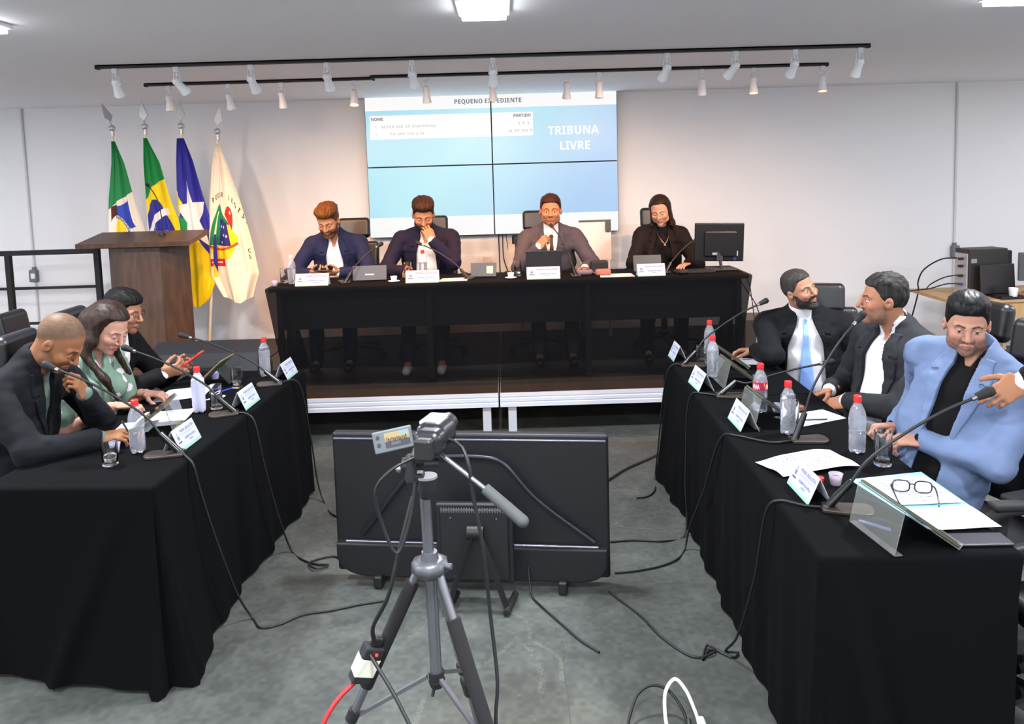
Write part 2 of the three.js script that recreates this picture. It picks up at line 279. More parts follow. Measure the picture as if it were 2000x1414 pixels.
// left table: near inner corner (-1.325, -2.94), 1.82 m long
const lT = { pos: [-1.325, 0, -2.94], turn: -0.067, x0: -0.68, x1: 0, z0: -1.825, z1: 0 };
foldingTable('meeting_table', 'long table under the black cloth left of the tripod', lT.pos, lT.turn, lT.x0, lT.x1, lT.z0, lT.z1, 0.746);
solo('black_tablecloth', 'black cloth draped to the floor over the table left of the tripod', 'tablecloth', drape(lT.x0, lT.x1, lT.z0, lT.z1, 0.75, (X, Z, k, f) => 0.004 + (k === 4 ? 0 : k === 0 ? 0.012 : 0.02), (X, Z, k, f, t) => {
  const near = Math.exp(-Math.pow((Z - 0.0) / 0.35, 2)), c = k === 4 ? Math.sin(f * Math.PI) : 0;
  if (k === 0) return [wave(Z, t, 0.022, 13, 1.1) + 0.03 * t + 0.09 * near * t * t, 0];
  if (k === 4) return [0.03 * t + 0.09 * t * t + 0.05 * c * t * Math.sin(f * 9), 0];
  if (k === 1) { const q = Math.exp(-Math.pow((X + 0.12 + 0.26 * t) / 0.05, 2)), q2 = Math.exp(-Math.pow((X + 0.05 + 0.3 * t) / 0.045, 2)); return [0.02 * t + 0.085 * t * t * smooth(-0.68, -0.02, X) + 0.06 * q * t - 0.035 * q2 * t + wave(X, t, 0.012, 14, 0.4), 0]; }
  return [0.02 * t + wave(X + Z, t, 0.02, 12, 2), 0];
}), M.cloth, lT.pos, lT.turn);
// right table: near inner corner (0.864, -2.23), 2.63 m long
const rT = { pos: [0.864, 0, -2.23], turn: -0.0266, x0: 0, x1: 0.585, z0: -2.632, z1: 0 };
foldingTable('meeting_table', 'long table under the black cloth right of the tripod', rT.pos, rT.turn, rT.x0, rT.x1, rT.z0, rT.z1, 0.746);
solo('black_tablecloth', 'black cloth draped over the long table right of the tripod', 'tablecloth', drape(rT.x0, rT.x1, rT.z0, rT.z1, 0.75, 0.012, (X, Z, k, f, t) => {
  if (k === 2) return [wave(Z, t, 0.016, 17, 0.3) + 0.012 * t + 0.05 * t * t * smooth(-1.9, -2.6, Z), 0];
  if (k === 1) { const q = Math.exp(-Math.pow((X - 0.06 - 0.12 * t) / 0.035, 2)), q2 = Math.exp(-Math.pow((X - 0.11 - 0.16 * t) / 0.03, 2)); return [0.05 * t * smooth(0.5, 0, X) + 0.05 * q * t - 0.03 * q2 * t + wave(X, t, 0.012, 12, 2), 0]; }
  if (k === 5) return [0.03 * t + 0.035 * Math.sin(f * Math.PI) * t, 0];
  if (k === 4 || k === 0) return [-0.06 * t + wave(X + Z, t, 0.015, 12, 2), 0];
  return [0.02 * t + wave(X + Z, t, 0.018, 12, 2), 0];
}), M.cloth, rT.pos, rT.turn);
// stage table on the platform
const YT = HP + 0.75, sT = { x0: -1.80, x1: 1.83, z0: -6.64, z1: -6.045 };
{
  const g = foldingTable('stage_table', 'long dark table on the stage under a sheer black cloth', [0.015, HP, -6.34], 0, sT.x0 - 0.015, sT.x1 - 0.015, sT.z0 + 6.34, sT.z1 + 6.34, 0.746);
  for (const [a, b] of [[-1.74, -0.62], [-0.6, 0.58], [0.6, 1.74]]) part(g, 'front_panel', span(a, b, 0.405, 0.715, 0.12, 0.138), M.darkGrey);
  for (const x of [-0.61, 0.59]) for (const z of [-0.2, 0.2]) part(g, 'leg', rbox(0.045, 0.7, 0.045, x, 0.36, z, 0.004), M.darkGrey);
  solo('black_stage_cloth', 'sheer black cloth hanging from the stage table', 'tablecloth', drape(sT.x0, sT.x1, sT.z0, sT.z1, YT, (X, Z, k) => HP + 0.028 + 0.008 * Math.sin(X * 3.1), (X, Z, k, f, t) => {
    const taper = -(k === 1 ? 0 : 0.16) * t;
    if (k === 1) return [wave(X, t, 0.012, 9, 0.7) - 0.0 * t, X < 0 ? -0.16 * t * smooth(-0.9, -1.8, X) : 0.14 * t * smooth(0.9, 1.83, X)];
    if (k === 4 || k === 5) return [-0.15 * t * (k === 4 ? 1 - f : f), (k === 4 ? 0.14 * t * f : -0.16 * t * (1 - f))];
    return [taper + wave(Z, t, 0.008, 16, 2), 0];
  }, 0.012), M.sheer);
}

// ------------------------------------------------------------------ video wall: four displays
const SW = 2.42, SH = 1.362, SX = -1.315, SY = 1.274;
const slide = (x, w, h) => {                          // the whole slide, 2048 x 1152
  const g = x.createLinearGradient(0, 0, w * 0.75, h); g.addColorStop(0, '#a3dff6'); g.addColorStop(0.45, '#c2f3fc'); g.addColorStop(0.75, '#bfe6fb'); g.addColorStop(1, '#b0d3f8');
  x.fillStyle = g; x.fillRect(0, 0, w, h);
  x.fillStyle = '#ffffff'; x.fillRect(0, 0, w, 118); x.fillRect(0, 990, w, h - 990);
  x.fillStyle = '#ffffff'; x.beginPath(); x.roundRect(34, 158, 1326, 194, 8); x.fill();
  x.fillStyle = '#5c7684'; x.font = 'bold 50px sans-serif'; x.textAlign = 'center'; x.fillText('PEQUENO EXPEDIENTE', 1000, 78);
  x.fillStyle = '#3f5560'; x.font = 'bold 34px sans-serif'; x.textAlign = 'left'; x.fillText('NOME', 44, 198);
  x.textAlign = 'right'; x.fillText('PARTIDO', 1345, 198);
  x.fillStyle = '#9cb4be'; x.font = '30px sans-serif'; x.textAlign = 'left'; x.fillText('1', 74, 262); x.fillText('2', 74, 322);
  for (const [y, a, b] of [[240, 130, 560], [300, 200, 470], [240, 1240, 1330], [300, 1160, 1340]]) { let p = a; while (p < b) { const q = 8 + rnd() * 14; x.fillRect(p, y + rnd() * 4, q * 0.8, 5); x.fillRect(p, y + 6, 3, 14); x.fillRect(p + q * 0.5, y + 8 + rnd() * 4, 4, 12); p += q + 5 + (rnd() > 0.8 ? 14 : 0); } }
  x.fillStyle = '#ffffff'; x.font = 'bold 96px sans-serif'; x.textAlign = 'center'; x.fillText('TRIBUNA', 1690, 352); x.fillText('LIVRE', 1700, 478);
  x.strokeStyle = '#7a8a92'; x.lineWidth = 6; x.beginPath(); x.moveTo(1895, 72); x.lineTo(1908, 48); x.moveTo(1918, 44); x.lineTo(1930, 30); x.stroke();
};
for (let r = 0; r < 2; r++) for (let c = 0; c < 2; c++) {
  const w = SW / 2 - 0.004, h = SH / 2 - 0.004, lab = ['upper left video wall display reading NOME', 'upper right video wall display reading TRIBUNA LIVRE', 'lower left video wall display, pale cyan', 'lower right video wall display behind the speaking man'][r * 2 + c];
  const g = thing('video_wall_display', lab, 'display', [SX + (c + 0.5) * SW / 2, SY + (1.5 - r) * SH / 2, -7.985]);
  part(g, 'housing', rbox(w, h, 0.09, 0, 0, -0.014, 0.003, 1), M.black);
  const tx = canvasTex(1024, 576, (x) => { const s = seed; seed = 77; x.translate(-c * 1024, -r * 576); slide(x, 2048, 1152); seed = s; });
  part(g, 'screen', new THREE.PlaneGeometry(w - 0.008, h - 0.008).translate(0, 0, 0.0315), new THREE.MeshStandardMaterial({ color: 0x101214, roughness: 0.3, emissive: 0xffffff, emissiveMap: tx, emissiveIntensity: SCREEN_GLOW }));
  const L = new THREE.RectAreaLight(0xcdeeff, 0.35, w, h); L.name = 'screen_glow'; L.position.set(0, 0, 0.04); L.rotation.y = Math.PI; g.add(L);
}
{
  const g = thing('video_wall_mount', 'dark mounting rail along the top of the video wall', 'mount', [SX + SW / 2, SY + SH, -7.98]);
  part(g, 'rail', [rbox(SW + 0.1, 0.035, 0.12, 0.02, 0.0285, -0.01, 0.004), span(-0.9, -0.86, 0.04, 0.09, -0.06, -0.02), span(0.86, 0.9, 0.04, 0.09, -0.06, -0.02)], M.darkGrey);
  const a = thing('power_adapter', 'black power adapter hanging under the video wall', 'adapter', [0.09, 1.235, -7.99]);
  part(a, 'case', rbox(0.06, 0.11, 0.045, 0, -0.03, 0, 0.01), M.black); part(a, 'red_light', ball(0.009, 0, -0.06, 0.022, 10), M.red, 'dull red lamp');
  part(a, 'cord', [tube([[0.02, -0.08, 0], [0.03, -0.14, 0.01], [-0.05, -0.15, 0.01], [-0.08, -0.03, 0], [-0.09, 0.1, -0.01]], 0.004, 30, 6), tube([[-0.16, 0.05, 0], [-0.155, -0.3, 0.01], [-0.15, -0.85, 0]], 0.006, 20, 6), tube([[-0.12, 0.05, 0], [-0.115, -0.2, 0.01], [-0.06, -0.4, 0.02], [-0.05, -0.85, 0]], 0.005, 20, 6)], M.cable);
  const p = thing('panel_stack', 'pale boards standing against the wall under the video wall', 'board', [-0.13, HP, -7.98]);
  for (const [x, w, h] of [[-0.06, 0.07, 0.74], [0.2, 0.1, 0.86], [0.32, 0.08, 0.9]]) part(p, 'board', rbox(w, h, 0.03, x, h / 2, 0, 0.003), mat(0xeadfce, 0.7));
  const wb = thing('white_board', 'small white board with grey top edge behind the stage table', 'board', [0.83, HP, -7.6]);
  part(wb, 'panel', rbox(0.3, 0.36, 0.02, 0, 0.9, 0, 0.004), M.white); part(wb, 'top_edge', rbox(0.3, 0.018, 0.03, 0, 1.085, 0, 0.004), M.grey);
  part(wb, 'clip', rbox(0.05, 0.09, 0.04, 0.12, 1.03, 0.02, 0.008), M.grey); for (const s of [-1, 1]) part(wb, 'leg', rod([s * 0.13, 0, 0], [s * 0.13, 0.74, 0], 0.012), M.lampWhite);
}
// ------------------------------------------------------------------ lectern, flags, railing, stage monitor
{
  const zl = -6.75, g = thing('lectern', 'dark wooden lectern with a broad slanted top beside the flags', 'lectern', [-2.92, HP, zl]);
  part(g, 'top', uvMetres(new THREE.BoxGeometry(0.9, 0.035, 0.46).rotateX(0.14).translate(-0.04, 1.10, 0.02)), M.lectern);
  part(g, 'under_shelf', rbox(0.62, 0.03, 0.3, -0.06, 1.055, 0.02, 0.003), M.blackSoft);
  const H = 1.05;
  part(g, 'front_panel', uvMetres(extrude([[-0.185, 0], [0.125, 0], [0.125, H], [-0.19, H]], 0.02).translate(0, 0, 0.11)), M.lectern);
  part(g, 'side_panel', uvMetres(new THREE.BoxGeometry(0.24, H, 0.02).rotateY(0.75).translate(0.205, H / 2, 0.04)), M.lectern, 'lighter lit side panel');
  part(g, 'side_panel', uvMetres(new THREE.BoxGeometry(0.24, H, 0.02).rotateY(-0.75).translate(-0.27, H / 2, 0.04)), M.lectern);
  part(g, 'base', rbox(0.6, 0.04, 0.4, -0.03, 0.022, 0, 0.006), M.lectern);
  const m = thing('gooseneck_microphone', 'thin gooseneck microphone rising from the lectern top', 'microphone', [-2.83, HP + 1.13, zl - 0.02], 0);
  part(m, 'stem', tube([[0, 0, 0], [0.005, 0.15, 0.0], [-0.01, 0.3, 0.03], [-0.05, 0.395, 0.06]], 0.004, 24, 6), M.black);
  part(m, 'capsule', rod([-0.05, 0.395, 0.06], [-0.065, 0.42, 0.075], 0.011, 0.012, 12), M.black); part(m, 'base', cyl(0.022, 0.026, 0.02, 0, 0.002, 0, 16), M.black);
}
// flags painted as they hang; canvas is 256 x 640, u across the drape, v down it
const star = (x, cx, cy, r, n = 5, q = 0.4, a0 = -Math.PI / 2) => { x.beginPath(); for (let i = 0; i < n * 2; i++) { const R = i % 2 ? r * q : r, a = a0 + i * Math.PI / n; x.lineTo(cx + R * Math.cos(a), cy + R * Math.sin(a)); } x.closePath(); x.fill(); };
const flagArt = [
  (x, w, h) => { x.fillStyle = '#1f8a4c'; x.fillRect(0, 0, w, h); x.fillStyle = '#f3ead8'; x.beginPath(); x.moveTo(70, 275); x.lineTo(w, 235); x.lineTo(w, 470); x.lineTo(0, 500); x.lineTo(0, 300); x.fill();
    x.fillStyle = '#56201c'; x.beginPath(); x.moveTo(25, 290); x.lineTo(82, 280); x.lineTo(72, 420); x.lineTo(20, 440); x.fill();
    x.fillStyle = '#2f49b8'; x.beginPath(); x.moveTo(80, 285); x.quadraticCurveTo(150, 290, 190, 262); x.quadraticCurveTo(180, 330, 215, 365); x.lineTo(160, 372); x.quadraticCurveTo(130, 320, 80, 320); x.fill();
    x.fillStyle = '#f7f2e6'; x.beginPath(); x.arc(80, 400, 80, 0, 7); x.fill(); x.fillStyle = '#f5d92a'; x.beginPath(); x.ellipse(95, 378, 44, 48, 0, 0, 7); x.fill();
    x.fillStyle = '#40403c'; for (let i = 0; i < 11; i++) { x.save(); x.translate(85, 395); x.rotate(-0.3 + i * 0.17); x.fillRect(-4, -74, 3, 11); x.fillRect(-4, -74 + (i * 5 % 9), 8, 3); x.fillRect(2, -70, 3, 8); x.restore(); }
    x.fillStyle = '#2f49b8'; x.beginPath(); x.arc(200, 425, 22, 0, 7); x.fill(); x.fillStyle = '#6d93d8'; x.beginPath(); x.moveTo(0, 470); x.lineTo(w, 440); x.lineTo(w, h); x.lineTo(0, h); x.fill(); },
  (x, w, h) => { x.fillStyle = '#0e8c42'; x.fillRect(0, 0, w, h); x.fillStyle = '#fadb12'; x.beginPath(); x.moveTo(w, 190); x.lineTo(w, h); x.lineTo(0, h); x.lineTo(0, 265); x.lineTo(110, 215); x.fill();
    x.fillStyle = '#2b2f94'; x.beginPath(); x.ellipse(95, 400, 118, 135, 0.2, 0, 7); x.fill(); x.strokeStyle = '#f4f0ea'; x.lineWidth = 26; x.beginPath(); x.moveTo(-20, 430); x.quadraticCurveTo(60, 310, 215, 312); x.stroke();
    x.fillStyle = '#ffffff'; for (let i = 0; i < 26; i++) { const a = hash(i, 2, 5), b = hash(i, 7, 1); star(x, 40 + a * 155, 365 + b * 120, 4 + 3 * hash(i, 3, 3)); } x.fillStyle = '#0e8c42'; x.beginPath(); x.moveTo(w, 400); x.lineTo(w, h); x.lineTo(w - 26, h); x.fill(); },
  (x, w, h) => { x.fillStyle = '#2a2a9a'; x.fillRect(0, 0, w, h); x.fillStyle = '#fbe10c'; x.beginPath(); x.moveTo(0, 235); x.lineTo(70, 285); x.lineTo(0, 330); x.fill(); x.fillStyle = '#12924a'; x.beginPath(); x.moveTo(0, 320); x.lineTo(90, 330); x.lineTo(95, 470); x.lineTo(0, 470); x.fill();
    x.fillStyle = '#fbe10c'; x.beginPath(); x.moveTo(0, 400); x.lineTo(120, 360); x.lineTo(w, 505); x.lineTo(w, h); x.lineTo(0, h); x.fill();
    x.fillStyle = '#f6efe9'; star(x, 130, 322, 128, 5, 0.42, -1.62); },
  (x, w, h) => { x.fillStyle = '#f6ead2'; x.fillRect(0, 0, w, h);
    x.fillStyle = '#2c2a26'; x.font = 'bold 26px sans-serif'; const s = 'PODER LEGISLATIVO'; for (let i = 0; i < s.length; i++) { x.save(); x.translate(116, 395); x.rotate(-0.5 + i * 0.15); x.textAlign = 'center'; x.fillText(s[i], 0, -152); x.restore(); }
    x.fillStyle = '#0f8b45'; x.beginPath(); x.moveTo(95, 265); x.quadraticCurveTo(12, 310, 8, 400); x.lineTo(120, 400); x.lineTo(150, 330); x.closePath(); x.fill(); x.fillStyle = '#f4f0e0'; x.beginPath(); x.moveTo(78, 290); x.quadraticCurveTo(34, 330, 30, 400); x.lineTo(42, 400); x.quadraticCurveTo(46, 335, 86, 290); x.fill();
    x.fillStyle = '#26267e'; x.beginPath(); x.moveTo(88, 318); x.lineTo(118, 312); x.lineTo(138, 330); x.lineTo(142, 405); x.lineTo(62, 402); x.quadraticCurveTo(88, 360, 88, 318); x.fill(); x.fillStyle = '#ffffff'; for (const [a, b] of [[98, 338], [118, 340], [112, 366], [128, 370], [94, 390]]) star(x, a, b, 7);
    x.fillStyle = '#fbd91a'; x.beginPath(); x.moveTo(138, 330); x.lineTo(190, 375); x.lineTo(120, 455); x.lineTo(28, 452); x.lineTo(10, 405); x.lineTo(142, 405); x.fill(); x.strokeStyle = '#d6531c'; x.lineWidth = 9; x.beginPath(); x.moveTo(6, 402); x.quadraticCurveTo(80, 435, 180, 395); x.stroke();
    x.fillStyle = '#d8231f'; x.beginPath(); x.moveTo(135, 300); x.quadraticCurveTo(150, 265, 176, 282); x.quadraticCurveTo(192, 305, 160, 352); x.closePath(); x.fill(); x.beginPath(); x.arc(160, 292, 17, 0, 7); x.fill(); x.fillRect(4, 452, 92, 28); x.fillStyle = '#f6ead2'; x.beginPath(); x.arc(166, 296, 6, 0, 7); x.fill();
    x.fillStyle = '#f3d9d0'; x.fillRect(14, 462, 64, 6); x.fillStyle = '#3a3834'; x.font = 'bold 22px sans-serif'; x.fillText('S', 226, 455); x.fillText('C', 228, 432); },
];
// [pole x at foot, ball x, ball y, drape: list of [v height, left x, right x]]
const flagDefs = [
  { label: 'green, white and blue municipal flag partly hidden behind the lectern', bx: -3.40, by: 2.335, spear: [-0.07, 0.165, 1.0], rows: [[2.24, -3.40, -3.37], [2.05, -3.41, -3.3], [1.75, -3.45, -3.24], [1.45, -3.47, -3.16], [1.1, -3.48, -3.12], [0.88, -3.44, -3.12]] },
  { label: 'green and yellow national flag with a blue starred globe', bx: -3.115, by: 2.34, spear: [-0.015, 0.165, 0], rows: [[2.26, -3.12, -3.09], [2.05, -3.13, -3.0], [1.75, -3.13, -2.93], [1.45, -3.13, -2.84], [1.1, -3.12, -2.79], [0.86, -3.06, -2.82]] },
  { label: 'blue, white, green and yellow state flag with a large white star', bx: -2.80, by: 2.335, spear: [0.004, 0.165, 0.1], rows: [[2.25, -2.83, -2.77], [2.05, -2.855, -2.70], [1.75, -2.87, -2.63], [1.4, -2.87, -2.545], [1.05, -2.845, -2.545], [0.76, -2.80, -2.63]] },
  { label: 'cream flag with a green, blue and yellow shield beside the stage table', bx: -2.486, by: 2.28, spear: [0.03, 0.165, 0.3], rows: [[2.19, -2.50, -2.47], [2.0, -2.545, -2.40], [1.7, -2.585, -2.32], [1.35, -2.61, -2.245], [1.05, -2.60, -2.19], [0.79, -2.50, -2.25]] },
];
const silver = mat(0xc4c4c6, 0.3, { metalness: 0.55 });
flagDefs.forEach((d, k) => {
  const z = -7.25, foot = d.bx - 0.07 + (k === 3 ? -0.13 : 0), g = thing('flag', d.label, 'flag', [foot, HP, z]);
  const P = (x, y, dz = 0) => [x - foot, y - HP, dz];
  part(g, 'pole', rod(P(foot, HP + 0.02), P(d.bx, d.by), 0.0125, 0.0125, 12), mat(0xe8dcc6, 0.4));
  const b = part(g, 'finial', [ball(0.03, ...P(d.bx, d.by + 0.02), 18), rod(P(d.bx, d.by - 0.05), P(d.bx, d.by), 0.018, 0.018, 12), rod(P(d.bx, d.by + 0.04), P(d.bx + d.spear[0] * 0.2, d.by + 0.075), 0.008, 0.006, 8)], silver, 'silver ball and spear finial');
  const s = extrude([[0, -0.055], [0.036, -0.012], [0.007, 0.09], [0, 0.115], [-0.007, 0.09], [-0.036, -0.012]], 0.006, 0.003).translate(0, 0, -0.003);
  s.rotateY(d.spear[2]).rotateZ(-d.spear[0] * 6).translate(...P(d.bx + d.spear[0] * 0.4, d.by + 0.13)); part(b, 'spear', s, silver);
  part(g, 'foot', lathe([[0.001, 0.05], [0.02, 0.05], [0.03, 0.03], [0.11, 0.014], [0.115, 0.001], [0.001, 0.0]], 24).translate(0, 0, 0), M.steel);
  // the drape: rows interpolated, folds in depth, back layer so that it has a body
  const nu = 46, nv = 90, pos = [], uv = [], idx = [], ys = d.rows.map((r) => r[0]);
  const at = (v) => { const f = v * (d.rows.length - 1), i = Math.min(d.rows.length - 2, f | 0), t = fade(f - i); return d.rows[i].map((q, j) => q + (d.rows[i + 1][j] - q) * (f - i)); };
  for (let j = 0; j <= nv; j++) for (let i = 0; i <= nu; i++) {
    const v = j / nv, u = i / nu, [y, a, bb] = at(v), w = bb - a;
    const corner = v > 0.8 ? (v - 0.8) * 0.35 * Math.abs(u - (k === 3 ? 0.55 : 0.35)) * (k === 0 ? -0.4 : 1) : 0;
    const fold = Math.sin(u * 15 + k * 2 + v * 2.2) * 0.022 * smooth(0, 0.25, v) * (0.5 + w) + Math.sin(u * 31 + k + v * 5) * 0.006;
    pos.push(...P(a + w * u + 0.008 * Math.sin(v * 9 + u * 6 + k) * v, y + corner * 1.6, 0.03 + fold + 0.05 * Math.sin(u * Math.PI) * smooth(0, 0.5, v)));
    uv.push(u, 1 - v);
  }
  for (let j = 0; j < nv; j++) for (let i = 0; i < nu; i++) { const a = j * (nu + 1) + i, c = a + nu + 1; idx.push(a, c, a + 1, a + 1, c, c + 1); }
  const geo = new THREE.BufferGeometry(); geo.setAttribute('position', new THREE.Float32BufferAttribute(pos, 3)); geo.setAttribute('uv', new THREE.Float32BufferAttribute(uv, 2)); geo.setIndex(idx); geo.computeVertexNormals();
  part(g, 'flag_cloth', geo, mat(0xffffff, 0.75, { map: canvasTex(256, 640, flagArt[k]), side: THREE.DoubleSide, sheen: 0.3 }));
});
{
  const g = thing('railing', 'black metal guard railing at the left of the stage', 'railing', [-4.0, HP, -6.9]);
  const y1 = 1.0, xs = [-1.1, -0.185, 0.56];
  xs.forEach((x) => part(g, 'post', rbox(0.045, y1, 0.045, x, y1 / 2, 0, 0.003), M.blackSoft));
  part(g, 'top_rail', bar([-1.12, y1, 0], [0.58, y1, 0], 0.05, 0.04), M.blackSoft);
  for (const y of [0.7, 0.4, 0.1]) part(g, 'bar', bar([-1.1, y, 0], [0.56, y, 0], 0.022, 0.022), M.blackSoft);
}
{
  const g = thing('stage_monitor', 'black wedge stage monitor loudspeaker standing before the stage', 'loudspeaker', [-1.985, 0, -5.35]);
  const prof = [[-0.19, 0], [0.2, 0], [0.22, 0.1], [0.1, 0.485], [-0.06, 0.53], [-0.19, 0.36]];
  part(g, 'cabinet', extrude(prof, 0.7, 0.012).rotateY(-Math.PI / 2).translate(0.35, 0.265, 0), mat(0x1e2024, 0.65));
  part(g, 'handle', [rbox(0.2, 0.05, 0.02, 0.02, 0.66, 0.155, 0.008)], M.blackSoft); part(g, 'connector_panel', [rbox(0.21, 0.2, 0.012, 0.02, 0.5, 0.205, 0.006), rbox(0.15, 0.02, 0.014, 0.02, 0.585, 0.19, 0.004)], M.black);
  part(g, 'stand', [rbox(0.6, 0.03, 0.3, 0, 0.24, 0, 0.006), rod([-0.25, 0.0, 0.1], [-0.25, 0.24, 0.1], 0.015), rod([0.25, 0.0, 0.1], [0.25, 0.24, 0.1], 0.015), rod([-0.25, 0.0, -0.1], [-0.25, 0.24, -0.1], 0.015), rod([0.25, 0.0, -0.1], [0.25, 0.24, -0.1], 0.015)], M.blackSoft);
}
// ------------------------------------------------------------------ television on the floor, its frame and the small monitor
{
  const g = thing('television', 'large black flat television standing on the floor, seen from behind', 'television', [-0.2, -0.008, -3.6], -0.13);
  const w = 1.26;
  const back = mat(0x0b0d11, 0.55), lean = -0.06, up = (x, y, z) => [x, 0.045 + y, z];
  part(g, 'screen', rbox(w - 0.03, 0.62, 0.006, 0, 0.385, -0.045, 0.002), M.screenOff);
  part(g, 'rear_cover', [rbox(w, 0.66, 0.05, 0, 0.385, -0.015, 0.014, 3)], back);
  const s = new THREE.Shape(); s.moveTo(-w / 2 + 0.02, 0.19); s.lineTo(w / 2 - 0.02, 0.19); s.lineTo(w / 2 - 0.02, 0.12); s.quadraticCurveTo(w / 2 - 0.03, 0.055, w / 2 - 0.14, 0.05); s.lineTo(-w / 2 + 0.16, 0.05); s.quadraticCurveTo(-w / 2 + 0.04, 0.055, -w / 2 + 0.02, 0.13); s.closePath();
  part(g, 'lower_housing', new THREE.ExtrudeGeometry(s, { depth: 0.035, bevelEnabled: true, bevelSize: 0.008, bevelThickness: 0.01, bevelSegments: 3 }).translate(0, 0.01, 0.012), back);
  part(g, 'trim_strip', rbox(w - 0.1, 0.013, 0.012, 0, 0.207, 0.03, 0.004), mat(0x9fa4b4, 0.3, { metalness: 0.8 }), 'pale silver trim strip');
  part(g, 'edge_trim', rbox(w - 0.02, 0.008, 0.012, 0, 0.688, 0.014, 0.003), mat(0x6b7282, 0.35, { metalness: 0.6 }));
  part(g, 'label', rbox(0.045, 0.02, 0.002, 0.12, 0.31, 0.012, 0.0005, 1), mat(0x7e8a92, 0.6));
  const b = part(g, 'carry_frame', [tube([[-0.50, 0.24, 0.03], [-0.2, 0.6, 0.05], [-0.16, 0.615, 0.05], [0.12, 0.615, 0.05], [0.17, 0.59, 0.05], [0.3, 0.44, 0.045], [0.56, 0.23, 0.03]], 0.0105, 70, 8)], mat(0x33363e, 0.35, { metalness: 0.7 }));
  for (const x of [-0.42, 0.42]) part(g, 'foot', [rbox(0.04, 0.06, 0.2, x, 0.0385, -0.01, 0.01)], M.black);
}
{
  const g = thing('small_monitor', 'square black monitor on folding stand leaning behind the large television', 'monitor', [-0.175, 0, -3.44], -0.1);
  part(g, 'case', [rbox(0.34, 0.36, 0.035, 0, 0.26, -0.02, 0.01, 3), rbox(0.3, 0.32, 0.02, 0, 0.26, 0.004, 0.008)], mat(0x141619, 0.5));
  for (let i = 0; i < 26; i++) part(g, 'vent_slat', box(0.004, 0.022, 0.004, -0.14 + i * 0.0112, 0.418, 0.0145), M.grey);
  for (const [x, y] of [[-0.1, 0.385], [0.1, 0.382], [-0.09, 0.12], [0.1, 0.12]]) part(g, 'screw', cyl(0.004, 0.004, 0.004, 0, 0, 0, 8).rotateX(Math.PI / 2).translate(x, y, 0.016), M.steel);
  const st = thing('folding_stand', 'black folding leg stand propping the small square monitor', 'stand', [-0.172, 0, -3.385], -0.1);
  part(st, 'hinge', [rod([-0.035, 0.325, -0.03], [0.035, 0.325, -0.03], 0.03, 0.03, 18), rbox(0.05, 0.06, 0.03, 0, 0.32, -0.035, 0.006)], M.black);
  for (const sx of [-1, 1]) { const l = part(st, 'leg', [bar([sx * 0.02, 0.315, -0.02], [sx * 0.13 + 0.01, 0.015, 0.045], 0.022, 0.014)], M.black); part(l, 'foot', rod([sx * 0.13 + 0.03, 0.018, -0.09], [sx * 0.13 + 0.005, 0.018, 0.075], 0.0145, 0.0145, 12), M.rubber); }
}
